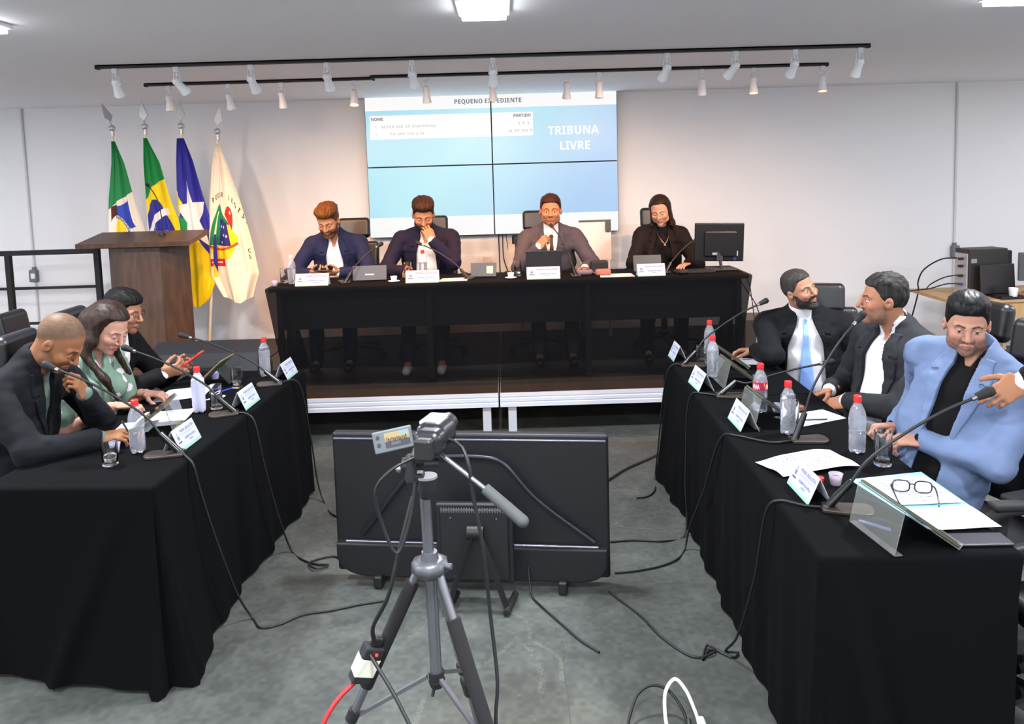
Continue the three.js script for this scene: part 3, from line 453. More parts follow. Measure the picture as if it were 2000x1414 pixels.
// ------------------------------------------------------------------ camcorder on its tripod
{
  const X = -0.163, Z = -1.5, g = thing('tripod', 'grey metal tripod with black foam grips in the middle of the floor', 'tripod', [X, 0, Z]);
  const metal = mat(0x84868c, 0.32, { metalness: 0.85 }), plastic = mat(0x17181b, 0.5), foam = mat(0x151517, 0.95), SPY = 1.115;
  part(g, 'centre_column', [rod([0.004, 0.895, 0], [-0.004, 1.262, 0], 0.0105, 0.0105, 22), rod([0.0, 1.0, 0.0095], [-0.003, 1.26, 0.0105], 0.0025, 0.0025, 6), rod([0.004, 0.895, 0], [0.001, 1.1, 0], 0.0115, 0.0115, 20)], metal);
  part(g, 'spider', [lathe([[0.001, 0.012], [0.022, 0.012], [0.035, 0.008], [0.036, -0.01], [0.022, -0.022], [0.001, -0.022]], 9).translate(0, SPY + 0.012, 0), cyl(0.015, 0.018, 0.018, 0, SPY + 0.03, 0, 18), rod([0.03, SPY + 0.015, 0.012], [0.043, SPY + 0.015, 0.017], 0.006, 0.006, 10)], mat(0x55575c, 0.45, { metalness: 0.5 }));
  part(g, 'brace_hub', [cyl(0.0155, 0.0145, 0.018, 0.004, 0.905, 0, 16), cyl(0.017, 0.012, 0.014, 0.004, 0.889, 0, 16), rod([0.0, 0.885, 0.006], [-0.004, 0.868, 0.01], 0.0035, 0.003, 8)], plastic);
  const feet = [[-0.545, -0.03], [0.37, 0.30], [0.14, -0.55]];
  feet.forEach(([fx, fz], i) => {
    const n = V(fx, 0, fz).normalize(), a = [n.x * 0.024, SPY, n.z * 0.024], f = (t) => [a[0] + (fx - a[0]) * t, SPY * (1 - t) + 0.012 * t, a[2] + (fz - a[2]) * t];
    const l = part(g, 'leg', [rod(f(0), f(0.36), 0.0085, 0.0082, 14), rod(f(0.34), f(0.7), 0.0068, 0.0068, 12), rod(f(0.68), f(1), 0.0054, 0.0054, 12)], metal);
    if (i < 2) part(l, 'foam_grip', rod(f(i ? 0.07 : 0.02), f(i ? 0.25 : 0.21), 0.0138, 0.0132, 18), foam);
    const k1 = i === 0 ? 0.335 : i === 1 ? 0.345 : 0.31, p = f(k1), q = f(k1 + 0.04);
    part(l, 'clamp', [rod(p, q, 0.0135, 0.0125, 12), rbox(0.018, 0.024, 0.018, (p[0] + q[0]) / 2 + (i ? 0.011 : -0.011), (p[1] + q[1]) / 2, (p[2] + q[2]) / 2 + 0.008, 0.004)], plastic);
    part(l, 'clamp', [rod(f(0.69), f(0.715), 0.0115, 0.0105, 12)], plastic); part(l, 'rubber_foot', rod(f(0.985), f(1), 0.014, 0.015, 12), M.rubber);
    const bt = i === 0 ? 0.265 : 0.275, e = f(bt); part(g, 'brace', [bar([n.x * 0.014, 0.902, n.z * 0.014], [e[0] - n.x * 0.01, e[1], e[2] - n.z * 0.01], 0.008, 0.007)], metal); part(l, 'brace_collar', rod(f(bt - 0.009), f(bt + 0.009), 0.0125, 0.0125, 14), plastic);
  });
  part(g, 'pan_head', [cyl(0.02, 0.02, 0.022, 0.001, 1.288, 0, 24), cyl(0.016, 0.014, 0.02, 0.0, 1.27, 0, 20), rbox(0.022, 0.055, 0.03, -0.028, 1.316, 0, 0.008), rbox(0.03, 0.02, 0.026, -0.018, 1.3, 0, 0.006), rod([-0.044, 1.325, 0.0], [-0.018, 1.325, 0], 0.0135, 0.0135, 18), rbox(0.06, 0.014, 0.045, 0.004, 1.345, 0, 0.004), rod([-0.034, 1.333, 0], [0.02, 1.333, 0], 0.0115, 0.0115, 16), rod([0.0, 1.334, 0.022], [0.026, 1.334, 0.022], 0.009, 0.009, 12)], plastic);
  part(g, 'pan_head_cap', cyl(0.0195, 0.0203, 0.004, 0.001, 1.301, 0, 24), mat(0x8d8a92, 0.5)); part(g, 'level', ball(0.007, -0.05, 1.32, 0.008, 12), M.steel);
  const h = part(g, 'pan_handle', rod([0.03, 1.35, 0.02], [0.125, 1.29, 0.07], 0.0045, 0.0045, 10), metal); part(h, 'grip', [rod([0.112, 1.299, 0.064], [0.178, 1.25, 0.098], 0.0105, 0.0115, 18), ball(0.0115, 0.178, 1.25, 0.098, 14)], mat(0x3c4041, 0.8));
  // battery pack strapped on the left leg
  const bx = thing('transmitter_box', 'black boxed transmitter taped to the tripod leg with pale tape', 'transmitter', [X - 0.127, 0.942, Z + 0.012]);
  const tilt = (geo) => geo.rotateY(0.5).rotateZ(-0.45);
  part(bx, 'case', tilt(rbox(0.04, 0.078, 0.026, 0, 0, 0, 0.004)), M.blackSoft); part(bx, 'tape', tilt(rbox(0.0412, 0.04, 0.0272, 0, -0.004, 0, 0.003)), mat(0xd8dcc8, 0.8), 'pale masking tape'); part(bx, 'red_light', ball(0.003, 0.022, 0.022, 0.013, 10), new THREE.MeshStandardMaterial({ color: 0xff2010, emissive: 0xff2a12, emissiveIntensity: 3 }));
  part(bx, 'clip', tilt(rbox(0.022, 0.022, 0.016, 0.002, 0.048, 0, 0.006)), M.black);
  const c = thing('camcorder', 'small dark camcorder with its screen folded out, on the tripod', 'camcorder', [X + 0.012, 1.353, Z], -0.3);
  part(c, 'body', [rbox(0.062, 0.054, 0.085, 0.006, 0.028, -0.01, 0.022, 4), rbox(0.056, 0.05, 0.045, 0.012, 0.026, 0.035, 0.016, 4)], mat(0x15161a, 0.35)); part(c, 'top_shell', rbox(0.04, 0.012, 0.06, -0.002, 0.0505, -0.022, 0.006, 3), mat(0xb2b2c0, 0.3, { metalness: 0.6 }), 'silver top shell');
  part(c, 'battery', rbox(0.034, 0.04, 0.022, 0.016, 0.025, 0.072, 0.006), M.black); part(c, 'lens', rod([0.006, 0.03, -0.06], [0.006, 0.03, -0.075], 0.019, 0.02, 18), M.black);
  const turn = (geo) => geo.rotateX(-0.12).rotateY(0.42).rotateZ(0.17).translate(-0.064, 0.024, 0.03);
  const sc = part(c, 'flip_screen', turn(rbox(0.074, 0.041, 0.008, 0, 0, 0, 0.003)), mat(0x50565a, 0.5));
  const tx = canvasTex(128, 80, (x, w, hh) => { x.fillStyle = '#c9b27a'; x.fillRect(0, 0, w, hh); x.fillStyle = '#d9c489'; x.fillRect(0, 0, w, 30); x.fillStyle = '#8fd6e4'; x.fillRect(86, 2, 36, 20); x.fillStyle = '#4a4d58'; x.fillRect(0, 46, w, hh - 46); for (let i = 0; i < 12; i++) { x.fillStyle = i % 3 ? '#3b3a44' : '#8a5f3c'; x.fillRect(8 + i * 9, 24 + (i * 37 % 11), 6, 26); } x.fillStyle = '#707480'; x.fillRect(30, 52, 50, 16); });
  part(sc, 'picture', turn(new THREE.PlaneGeometry(0.046, 0.028).translate(0.008, 0.001, 0.0042)), new THREE.MeshStandardMaterial({ color: 0x222222, emissive: 0xffffff, emissiveMap: tx, emissiveIntensity: 0.75 }));
  for (const y of [0.01, -0.004]) part(sc, 'button', turn(cyl(0.0035, 0.0035, 0.002, 0, 0, 0, 10).rotateX(Math.PI / 2).translate(-0.027, y, 0.0045)), M.darkGrey);
  // its cables
  const at = (p) => [p[0], p[1], p[2]];
  solo('camcorder_cable', 'thin cable looping down the left of the tripod from the camcorder', 'cable', tube([[-0.165, 1.365, -1.44], [-0.215, 1.345, -1.42], [-0.245, 1.31, -1.42], [-0.238, 1.24, -1.43], [-0.214, 1.185, -1.43], [-0.19, 1.24, -1.44], [-0.178, 1.31, -1.45]], 0.0032, 60, 6), M.cable);
  solo('camcorder_cable', 'black cable dropping beside the tripod leg to the taped transmitter', 'cable', tube([[-0.185, 1.28, -1.46], [-0.213, 1.18, -1.44], [-0.235, 1.1, -1.44], [-0.272, 1.02, -1.47], [-0.272, 0.985, -1.482]], 0.0042, 40, 6), M.cable);
  solo('camcorder_cable', 'black cable hanging straight down right of the tripod column', 'cable', tube([[-0.122, 1.376, -1.49], [-0.095, 1.37, -1.47], [-0.08, 1.34, -1.45], [-0.075, 1.29, -1.45], [-0.06, 1.19, -1.45], [-0.05, 1.05, -1.46], [-0.04, 0.92, -1.44], [-0.045, 0.86, -1.43], [-0.02, 0.3, -1.3], [0.05, 0.01, -1.2]], 0.0036, 70, 6), M.cable);
  solo('transmitter_cable', 'black cable trailing from the taped transmitter to the floor', 'cable', tube([[-0.28, 0.965, -1.475], [-0.22, 0.9, -1.42], [-0.15, 0.78, -1.35], [-0.12, 0.6, -1.3], [-0.1, 0.2, -1.25], [-0.05, 0.01, -1.15]], 0.0036, 50, 6), M.cable);
  solo('red_cable', 'red cable curving down from the taped transmitter', 'cable', tube([[-0.306, 0.912, -1.485], [-0.345, 0.885, -1.46], [-0.375, 0.83, -1.44], [-0.372, 0.7, -1.42], [-0.36, 0.3, -1.4], [-0.3, 0.01, -1.3]], 0.0045, 50, 6), M.redCable);
}
// ------------------------------------------------------------------ computer corner on the right
{
  const g = thing('wooden_desk', 'light wooden desk at the right wall carrying computers', 'desk', [4.75, 0, -6.75]);
  part(g, 'desktop', uvMetres(rbox(2.45, 0.028, 0.7, 0, 0.742, 0, 0.004)), M.desk); part(g, 'apron', uvMetres(span(-1.15, 1.2, 0.6, 0.728, 0.31, 0.33)), M.desk);
  part(g, 'side_panel', uvMetres(span(1.17, 1.2, 0.0, 0.728, -0.3, 0.3)), M.desk); part(g, 'side_panel', uvMetres(span(-0.6, -0.57, 0.0, 0.728, -0.32, 0.0)), M.desk);
  const t = thing('computer_tower', 'dark desktop computer tower on the wooden desk', 'computer', [3.93, 0.757, -6.72], 0.12);
  part(t, 'case', rbox(0.34, 0.38, 0.18, 0, 0.19, 0, 0.006), mat(0x2b2826, 0.45)); part(t, 'front', rbox(0.05, 0.36, 0.176, 0.19, 0.18, 0, 0.01), M.black); part(t, 'side_label', rbox(0.05, 0.035, 0.002, -0.13, 0.285, 0.091, 0.0005, 1), mat(0x8d8a86, 0.6)); part(t, 'rear_plate', rbox(0.012, 0.34, 0.15, -0.176, 0.175, 0, 0.003), mat(0xb9b6b8, 0.4, { metalness: 0.4 }));
  for (const y of [0.3, 0.24, 0.16, 0.09]) part(t, 'plug', rbox(0.035, 0.018, 0.03, -0.198, y, 0.02, 0.004), y < 0.1 ? mat(0x343a8a, 0.5) : M.black);
  const lap = thing('dark_monitor', 'dark flat monitor leaning beside the computer tower', 'monitor', [3.98, 0.757, -6.56], 0.1); part(lap, 'panel', rbox(0.3, 0.24, 0.025, 0, 0.14, 0, 0.006).rotateX(-0.1), mat(0x1d1a1a, 0.35)); part(lap, 'foot', rbox(0.14, 0.012, 0.1, 0, 0.008, 0.01, 0.003), M.black);
  const k = thing('keyboard', 'black keyboard lying at the front of the wooden desk', 'keyboard', [4.1, 0.757, -6.46], 0.05); part(k, 'case', rbox(0.4, 0.018, 0.14, 0, 0.0095, 0, 0.005), M.black);
  for (let i = 0; i < 12; i++) for (let j = 0; j < 4; j++) part(k, 'key', box(0.026, 0.007, 0.024, -0.17 + i * 0.031, 0.021, -0.045 + j * 0.03), M.blackSoft);
  const cup = solo('white_cup', 'white plastic cup on the wooden desk by the keyboard', 'cup', lathe([[0.001, 0.002], [0.026, 0.002], [0.035, 0.085], [0.033, 0.085], [0.025, 0.006], [0.001, 0.006]], 20), M.white, [4.02, 0.757, -6.42]);
  solo('computer_cable', 'black cables hanging between the wall socket and computer tower', 'cable', [tube([[3.73, 1.06, -6.72], [3.62, 1.05, -6.75], [3.52, 0.95, -6.85], [3.5, 0.84, -6.9], [3.53, 0.76, -6.95], [3.53, 0.3, -7.12], [3.55, 0.02, -7.1]], 0.006, 50, 6), tube([[3.73, 0.92, -6.7], [3.66, 0.9, -6.75], [3.61, 0.82, -6.9], [3.62, 0.76, -7.0]], 0.005, 30, 6), tube([[3.73, 0.85, -6.7], [3.66, 0.84, -6.75], [3.58, 0.79, -6.85], [3.4, 0.73, -6.95], [3.37, 0.3, -7.05], [3.38, 0.02, -7.0]], 0.005, 40, 6)], M.cable);
  const p2 = thing('second_monitor', 'grey monitor at the far end of the wooden desk', 'monitor', [4.36, 0.757, -6.82], -0.3); part(p2, 'panel', rbox(0.3, 0.24, 0.03, 0.1, 0.2, 0, 0.008), M.grey); part(p2, 'foot', rbox(0.16, 0.012, 0.12, 0.1, 0.007, 0, 0.003), M.black); part(p2, 'neck', rbox(0.04, 0.09, 0.02, 0.1, 0.05, -0.01, 0.003), M.black);
  const u = thing('power_unit', 'small black box with a grey panel at the right end of the stage', 'power unit', [1.99, HP, -6.55], -0.1); part(u, 'case', [rbox(0.2, 0.34, 0.32, 0, 0.171, 0, 0.006)], mat(0x393431, 0.5)); part(u, 'panel', rbox(0.09, 0.105, 0.006, 0.03, 0.16, 0.162, 0.002), mat(0x80868c, 0.5)); part(u, 'socket', rbox(0.07, 0.03, 0.004, 0.03, 0.135, 0.166, 0.002), M.black);
  solo('monitor_cable', 'thin dark cables hanging at the right end of the stage table', 'cable', [tube([[1.62, 1.09, -6.4], [1.8, 1.05, -6.45], [1.93, 0.95, -6.5], [1.96, 0.8, -6.5], [1.98, 0.62, -6.48], [1.99, 0.5, -6.38]], 0.004, 40, 6), tube([[1.75, 1.07, -6.3], [1.87, 0.9, -6.33], [1.95, 0.78, -6.36], [2.0, 0.62, -6.36], [2.03, 0.45, -6.36]], 0.004, 40, 6)], M.cable);
}
// ------------------------------------------------------------------ office chairs
function officeChair(pos, turn, label, high = 1, recline = 0.16) {      // local +z is where the sitter looks; pos on the floor
  const g = thing('office_chair', label, 'chair', pos, turn), L = M.leather;
  part(g, 'seat', rbox(0.48, 0.085, 0.46, 0, 0.415, 0.01, 0.04, 4), L);
  const rec = (geo) => geo.rotateX(-recline).translate(0, 0.44, -0.235);
  part(g, 'backrest', rec(rbox(0.44, 0.52, 0.07, 0, 0.285, 0, 0.034, 4)), L); part(g, 'back_shell', rec(rbox(0.42, 0.5, 0.03, 0, 0.275, -0.045, 0.014, 2)), M.blackSoft);
  const h = part(g, 'headrest', rec(rbox(0.29, 0.185, 0.075, 0, 0.665 * high, 0.014, 0.036, 4)), L); part(h, 'headrest_bracket', rec(rbox(0.06, 0.16, 0.02, 0, 0.58 * high, -0.03, 0.006)), M.black);
  for (const s of [-1, 1]) part(g, 'armrest', [tube([[s * 0.25, 0.40, -0.1], [s * 0.285, 0.46, -0.13], [s * 0.29, 0.60, -0.12], [s * 0.29, 0.665, -0.05], [s * 0.29, 0.67, 0.12], [s * 0.288, 0.645, 0.2], [s * 0.285, 0.54, 0.225]], 0.022, 40, 8), rbox(0.06, 0.024, 0.3, s * 0.29, 0.685, 0.05, 0.011, 3)], M.blackSoft);
  part(g, 'gas_column', [cyl(0.028, 0.028, 0.22, 0, 0.27, 0, 16), cyl(0.045, 0.05, 0.06, 0, 0.11, 0, 16), rbox(0.18, 0.03, 0.22, 0, 0.36, 0, 0.006)], M.black);
  for (let i = 0; i < 5; i++) { const a = i * Math.PI * 0.4 + 0.3, c = Math.cos(a), s = Math.sin(a); const l = part(g, 'base_leg', bar([c * 0.03, 0.1, s * 0.03], [c * 0.29, 0.07, s * 0.29], 0.036, 0.026), M.black); part(l, 'caster', [rod([c * 0.29 - s * 0.022, 0.029, s * 0.29 + c * 0.022], [c * 0.29 + s * 0.022, 0.029, s * 0.29 - c * 0.022], 0.028, 0.028, 14), cyl(0.008, 0.008, 0.04, c * 0.29, 0.06, s * 0.29, 8)], M.rubber); }
  return g;
}
// ------------------------------------------------------------------ things on the tables
const TY = 0.7505, SYT = YT + 0.0005;
function microphone(label, base, tip, plateDir, plateLen = 0.14, head = 1) {   // base: foot of the stem; the plate lies along plateDir
  const g = thing('gooseneck_microphone', label, 'microphone', base), d = V(...plateDir).normalize(), T = V(tip[0] - base[0], tip[1] - base[1], tip[2] - base[2]);
  const a = Math.atan2(-d.z, d.x), s = new THREE.Shape(), w = 0.045, L = plateLen; s.moveTo(-0.012, -w * 0.7); s.lineTo(L * 0.8, -w); s.quadraticCurveTo(L, -w, L, 0); s.quadraticCurveTo(L, w, L * 0.8, w); s.lineTo(-0.012, w * 0.7); s.closePath();
  part(g, 'base_plate', new THREE.ExtrudeGeometry(s, { depth: 0.006, bevelEnabled: true, bevelSize: 0.003, bevelThickness: 0.003, bevelSegments: 2 }).rotateX(-Math.PI / 2).translate(0, 0.003, 0).rotateY(a), M.bronze);
  const h = V(T.x, 0, T.z), q = h.clone().multiplyScalar(0.16), p1 = [q.x, Math.max(0.075, T.y * 0.24), q.z];
  part(g, 'stem_socket', [rod([0, 0.006, 0], p1, 0.0155, 0.0115, 14), rod([0, 0.004, 0], [0, 0.02, 0], 0.022, 0.016, 14)], M.blackGloss);
  const P = (t, y) => [h.x * t, T.y * y, h.z * t];
  part(g, 'gooseneck', tube([p1, P(0.26, 0.42), P(0.5, 0.66), P(0.76, 0.86), [T.x, T.y, T.z]], 0.0052, 40, 8), M.black);
  const e = V(...[T.x, T.y, T.z]).sub(V(...P(0.76, 0.86))).normalize(), at = (k) => [T.x + e.x * k, T.y + e.y * k, T.z + e.z * k];
  part(g, 'ring', rod(at(-0.028), at(-0.012), 0.0082, 0.0082, 12), M.steel, 'silver ring below the windscreen');
  part(g, 'windscreen', [rod(at(-0.012), at(0.03), 0.011 * head, 0.0165 * head, 16), rod(at(0.03), at(0.042), 0.0165 * head, 0.013 * head, 16)], M.rubber, 'black foam windscreen');
  return g;
}
const cardTex = canvasTex(512, 208, (x, w, h) => {
  x.fillStyle = '#e9ecf7'; x.fillRect(0, 0, w, h); const g = x.createLinearGradient(0, h - 46, 0, h); g.addColorStop(0, '#e9ecf7'); g.addColorStop(1, '#a8dcb9'); x.fillStyle = g; x.fillRect(0, h - 46, w, 46);
  x.fillStyle = '#3c4860'; x.font = 'bold 34px sans-serif'; x.textAlign = 'center'; x.fillText('PODER LEGISLATIVO', 318, 58); x.fillStyle = '#a9b2c4'; x.fillRect(150, 72, 330, 4); x.fillRect(150, 84, 250, 4);
  x.fillStyle = '#3a3f96'; let p = 195; while (p < 440) { const k = 9 + hash(p, 1, 4) * 8; x.fillRect(p, 108, 4, 24); x.fillRect(p, 108 + hash(p, 2, 2) * 18, k, 5); if (hash(p, 5, 5) > 0.4) x.fillRect(p + k - 4, 110, 4, 22); p += k + 5 + (hash(p, 9, 1) > 0.85 ? 14 : 0); }
  x.fillStyle = '#7b84a0'; x.fillRect(270, 146, 90, 6); x.fillRect(276, 154, 80, 3);
  x.strokeStyle = '#7d86a6'; x.lineWidth = 6; x.beginPath(); x.moveTo(76, 46); x.quadraticCurveTo(48, 70, 56, 104); x.lineTo(96, 104); x.quadraticCurveTo(104, 70, 76, 46); x.stroke(); x.fillStyle = '#8f7d95'; x.beginPath(); x.arc(76, 88, 16, 0, 7); x.fill(); x.fillStyle = '#4b5570'; x.fillRect(36, 124, 82, 12);
});
const cardPrint = mat(0xc2c5d0, 0.6, { map: cardTex });
function placeCard(label, pos, turn, w = 0.225) {            // local +z is the printed side
  const g = thing('place_card', label, 'name card', pos, turn, undefined), ang = 0.42, h = 0.098;
  const face = (geo, s) => geo.translate(0, h / 2, 0).rotateX(-ang * s).translate(0, 0.0004, s * h * Math.sin(ang));
  part(g, 'card', [face(box(w, h, 0.0012), 1), face(box(w, h, 0.0012), -1)], M.paper);
  part(g, 'print', face(new THREE.PlaneGeometry(w, h).translate(0, 0, 0.0009), 1), cardPrint, 'printed front reading PODER LEGISLATIVO');
  return g;
}
const bottleProf = [[0.001, 0.006], [0.02, 0.001], [0.029, 0.004], [0.0315, 0.016], [0.0305, 0.03], [0.0318, 0.045], [0.0306, 0.055], [0.0318, 0.065], [0.0306, 0.075], [0.0318, 0.085], [0.0306, 0.095], [0.0318, 0.11], [0.032, 0.135], [0.031, 0.15], [0.027, 0.168], [0.019, 0.185], [0.0135, 0.196], [0.0125, 0.204], [0.0125, 0.21]];
const wavy = (g) => { const p = g.attributes.position; for (let i = 0; i < p.count; i++) { const y = p.getY(i), a = Math.atan2(p.getZ(i), p.getX(i)); if (y < 0.03) { const k = 1 - 0.07 * (0.5 + 0.5 * Math.cos(a * 5)) * (1 - y / 0.03); p.setX(i, p.getX(i) * k); p.setZ(i, p.getZ(i) * k); if (y < 0.01) p.setY(i, y + 0.006 * (0.5 + 0.5 * Math.cos(a * 5))); } } g.computeVertexNormals(); return g; };
const bottleGeo = wavy(lathe(bottleProf, 30)), capGeo = [lathe([[0.001, 0.226], [0.0135, 0.226], [0.0148, 0.223], [0.0152, 0.208], [0.0152, 0.204], [0.0135, 0.204]], 26), lathe([[0.0155, 0.203], [0.0155, 0.2], [0.0135, 0.2]], 26)];
const capMesh = merge(capGeo);
function waterBottle(label, x, y, z, level, opt = {}) {
  const g = thing('water_bottle', label, 'bottle', [x, y, z], opt.turn ?? 0);
  part(g, 'bottle', bottleGeo, opt.frost ? M.frost : M.pet); part(g, 'cap', capMesh, opt.cap ?? M.red, opt.cap ? undefined : 'red screw cap');
  const pr = bottleProf.filter(([r, h]) => h < level).map(([r, h]) => [Math.max(0.0008, r - 0.0012), h + 0.001]); const last = pr[pr.length - 1]; pr.push([last[0], level], [0.0006, level]);
  part(g, 'water', wavy(lathe(pr, 30)), opt.frost ? new THREE.MeshPhysicalMaterial({ color: 0xe4ebf4, roughness: 0.3, transmission: 0.5, thickness: 0.03, ior: 1.33 }) : M.water);
  if (opt.label) part(g, 'paper_label', lathe([[0.0325, 0.108], [0.0327, 0.109], [0.0327, 0.143], [0.0325, 0.144]], 30), mat(0xffffff, 0.5, { map: opt.label }), 'wrapped paper label');
  return g;
}
function tumbler(label, x, y, z, r = 0.031, h = 0.12, level = 0.03) {
  const g = thing('glass_tumbler', label, 'glass', [x, y, z]);
  part(g, 'glass', lathe([[0.001, 0.0], [r - 0.002, 0.0], [r, 0.003], [r + 0.001, h], [r - 0.0006, h + 0.001], [r - 0.0016, h], [r - 0.0026, 0.016], [0.001, 0.014]], 32), M.glass);
  if (level) part(g, 'water', lathe([[0.0006, 0.0145], [r - 0.003, 0.0165], [r - 0.003, level], [0.0006, level]], 28), M.water);
  return g;
}
function plasticCup(label, x, y, z, drink) {
  const g = thing('plastic_cup', label, 'cup', [x, y, z]);
  part(g, 'cup', lathe([[0.001, 0.001], [0.017, 0.001], [0.0235, 0.04], [0.025, 0.0405], [0.0225, 0.0395], [0.016, 0.003], [0.001, 0.003]], 24), M.frost);
  if (drink) part(g, 'drink', lathe([[0.0006, 0.0035], [0.0158, 0.004], [0.0178, drink[0]], [0.0006, drink[0]]], 22), mat(drink[1], 0.15, { transmission: 0.35, thickness: 0.02, ior: 1.33 }));
  return g;
}
function sheet(name, label, category, corners, y, material, seg = 10, lift = 0.004) {   // a thin sheet through four corners (x, z)
  const pos = [], uv = [], idx = [], n = seg;
  for (let s = 0; s < 2; s++) for (let j = 0; j <= n; j++) for (let i = 0; i <= n; i++) { const u = i / n, v = j / n, X = (c) => (corners[0][c] * (1 - u) + corners[1][c] * u) * (1 - v) + (corners[3][c] * (1 - u) + corners[2][c] * u) * v; pos.push(X(0), y + lift * noise2(u * 0.9, v * 0.9, 3, name.length) * Math.min(1, 4 * Math.max(Math.abs(u - 0.5), Math.abs(v - 0.5)) - 0.6 > 0 ? 1 : 0.3) - s * 0.0006, X(1)); uv.push(u, 1 - v); }
  const m = (n + 1) * (n + 1); for (let s = 0; s < 2; s++) for (let j = 0; j < n; j++) for (let i = 0; i < n; i++) { const a = s * m + j * (n + 1) + i, c = a + n + 1; s ? idx.push(a, a + 1, c, a + 1, c + 1, c) : idx.push(a, c, a + 1, a + 1, c, c + 1); }
  const g = new THREE.BufferGeometry(); g.setAttribute('position', new THREE.Float32BufferAttribute(pos, 3)); g.setAttribute('uv', new THREE.Float32BufferAttribute(uv, 2)); g.setIndex(idx); g.computeVertexNormals();
  return solo(name, label, category, g, material);
}
const scribble = (seedN, rows, hand) => canvasTex(512, 512, (x, w, h) => {
  x.fillStyle = '#f4f5fa'; x.fillRect(0, 0, w, h); const s = seed; seed = seedN;
  for (let r = 0; r < rows; r++) { const y = 40 + r * (440 / rows); if (rnd() > 0.88) continue; const end = 220 + rnd() * 250; let p = 40 + rnd() * 20; x.fillStyle = hand ? '#2e303a' : '#4c4f5a'; while (p < end) { const k = 4 + rnd() * 16; x.fillRect(p, y + (hand ? rnd() * 6 : 0), k, hand ? 4 : 8); if (hand) x.fillRect(p + rnd() * k, y - 6 + rnd() * 6, 4, 10 + rnd() * 8); p += k + 4; } }
  seed = s;
});
function tabletStand(label, pos, turn, w = 0.235) {          // ridge along local z; acrylic leg on -x, tablet leaning on +x
  const g = thing('tablet_stand', `clear acrylic stand ${label}`, 'stand', pos, turn);
  const slope = (a, b, t, ww) => { const A = V(...a, 0), B = V(...b, 0), L = A.distanceTo(B), an = Math.atan2(B.y - A.y, B.x - A.x); return rbox(L, t, ww, 0, 0, 0, 0.001, 1).rotateZ(an).translate((A.x + B.x) / 2, (A.y + B.y) / 2, 0); };
  part(g, 'panel', [slope([-0.085, 0.002], [-0.055, 0.128], 0.003, w), slope([-0.055, 0.128], [0.115, 0.003], 0.003, w), slope([-0.085, 0.002], [-0.06, 0.002], 0.003, w), slope([0.113, 0.003], [0.127, 0.019], 0.003, w)], M.acrylic);
  const t = thing('tablet_computer', `tablet computer leaning on the acrylic stand ${label}`, 'tablet', pos, turn);
  part(t, 'case', slope([-0.05, 0.134], [0.116, 0.0125], 0.008, w - 0.006), mat(0x51523f, 0.4, { metalness: 0.3 })); part(t, 'screen', slope([-0.046, 0.1372], [0.116, 0.0188], 0.0016, w - 0.02), M.screenOff);
}
// --- left table
microphone('gooseneck microphone reaching to the bald man at the left table', [-1.365, TY, -3.30], [-1.863, 1.131, -3.30], [-1, 0, 0.15]);
microphone('gooseneck microphone reaching to the woman in the green blouse', [-1.325, TY, -3.87], [-1.82, 1.073, -3.90], [-1, 0, 0.3], 0.12);
microphone('gooseneck microphone at the far end of the left table', [-1.262, TY, -4.42], [-1.744, 1.035, -4.40], [-1, 0, 0.2], 0.12);
placeCard('white name card beside the bald man\'s microphone', [-1.405, TY, -3.42], Math.PI / 2 - 0.05, 0.2); placeCard('white name card before the woman in the green blouse', [-1.325, TY, -4.02], Math.PI / 2 - 0.05, 0.2); placeCard('white name card at the far end of the left table', [-1.275, TY, -4.60], Math.PI / 2 - 0.05, 0.19);
waterBottle('half full water bottle with red cap beside the bald man', -1.559, TY, -3.341, 0.1); waterBottle('frosted red capped water bottle beside the acrylic stand on the left table', -1.515, TY, -3.915, 0.165, { frost: true }); waterBottle('full red capped water bottle at the far end of the left table', -1.395, TY, -4.61, 0.168);
tumbler('water glass at the bald man\'s wrist', -1.607, TY, -3.20, 0.03, 0.1, 0.04); tumbler('empty glass behind the frosted bottle', -1.452, TY, -3.975, 0.029, 0.12, 0); tumbler('glass with a little water at the far end of the left table', -1.479, TY, -4.375, 0.03, 0.115, 0.03);
plasticCup('small clear plastic cup beside the bald man\'s hand', -1.66, TY, -3.35, [0.012, 0xb98a4a]); plasticCup('small clear plastic cup before the man in black', -1.672, TY, -4.585);
tabletStand('before the woman in the green blouse', [-1.60, TY, -3.66], Math.PI + 0.15, 0.22);
{ const t = thing('tablet_computer', 'black tablet leaning on a stand before the man in black', 'tablet', [-1.62, TY, -4.47], Math.PI - 0.05); part(t, 'case', rbox(0.2, 0.008, 0.2, 0, 0, 0, 0.003).rotateZ(-0.72).translate(0.01, 0.082, 0), mat(0x6b6444, 0.4)); part(t, 'support', rbox(0.11, 0.006, 0.12, 0, 0, 0, 0.002).rotateZ(0.9).translate(-0.055, 0.055, 0), M.black); part(t, 'screen', rbox(0.18, 0.002, 0.185, 0, 0, 0, 0.0008, 1).rotateZ(-0.72).translate(0.014, 0.0865, 0), M.screenOff); }
sheet('paper_sheet', 'white paper under the hands of the man in black', 'paper', [[-1.84, -4.36], [-1.62, -4.44], [-1.6, -4.2], [-1.84, -4.1]], TY + 0.002, M.paper); sheet('printed_sheet', 'white printed sheet under the acrylic stand on the left table', 'paper', [[-1.78, -3.93], [-1.55, -3.98], [-1.53, -3.72], [-1.75, -3.66]], TY + 0.001, mat(0xffffff, 0.8, { map: scribble(5, 9, true) }));
sheet('paper_pad', 'white pad beside the bald man\'s hand', 'paper', [[-1.8, -3.72], [-1.64, -3.76], [-1.62, -3.58], [-1.78, -3.54]], TY + 0.012, M.paper);
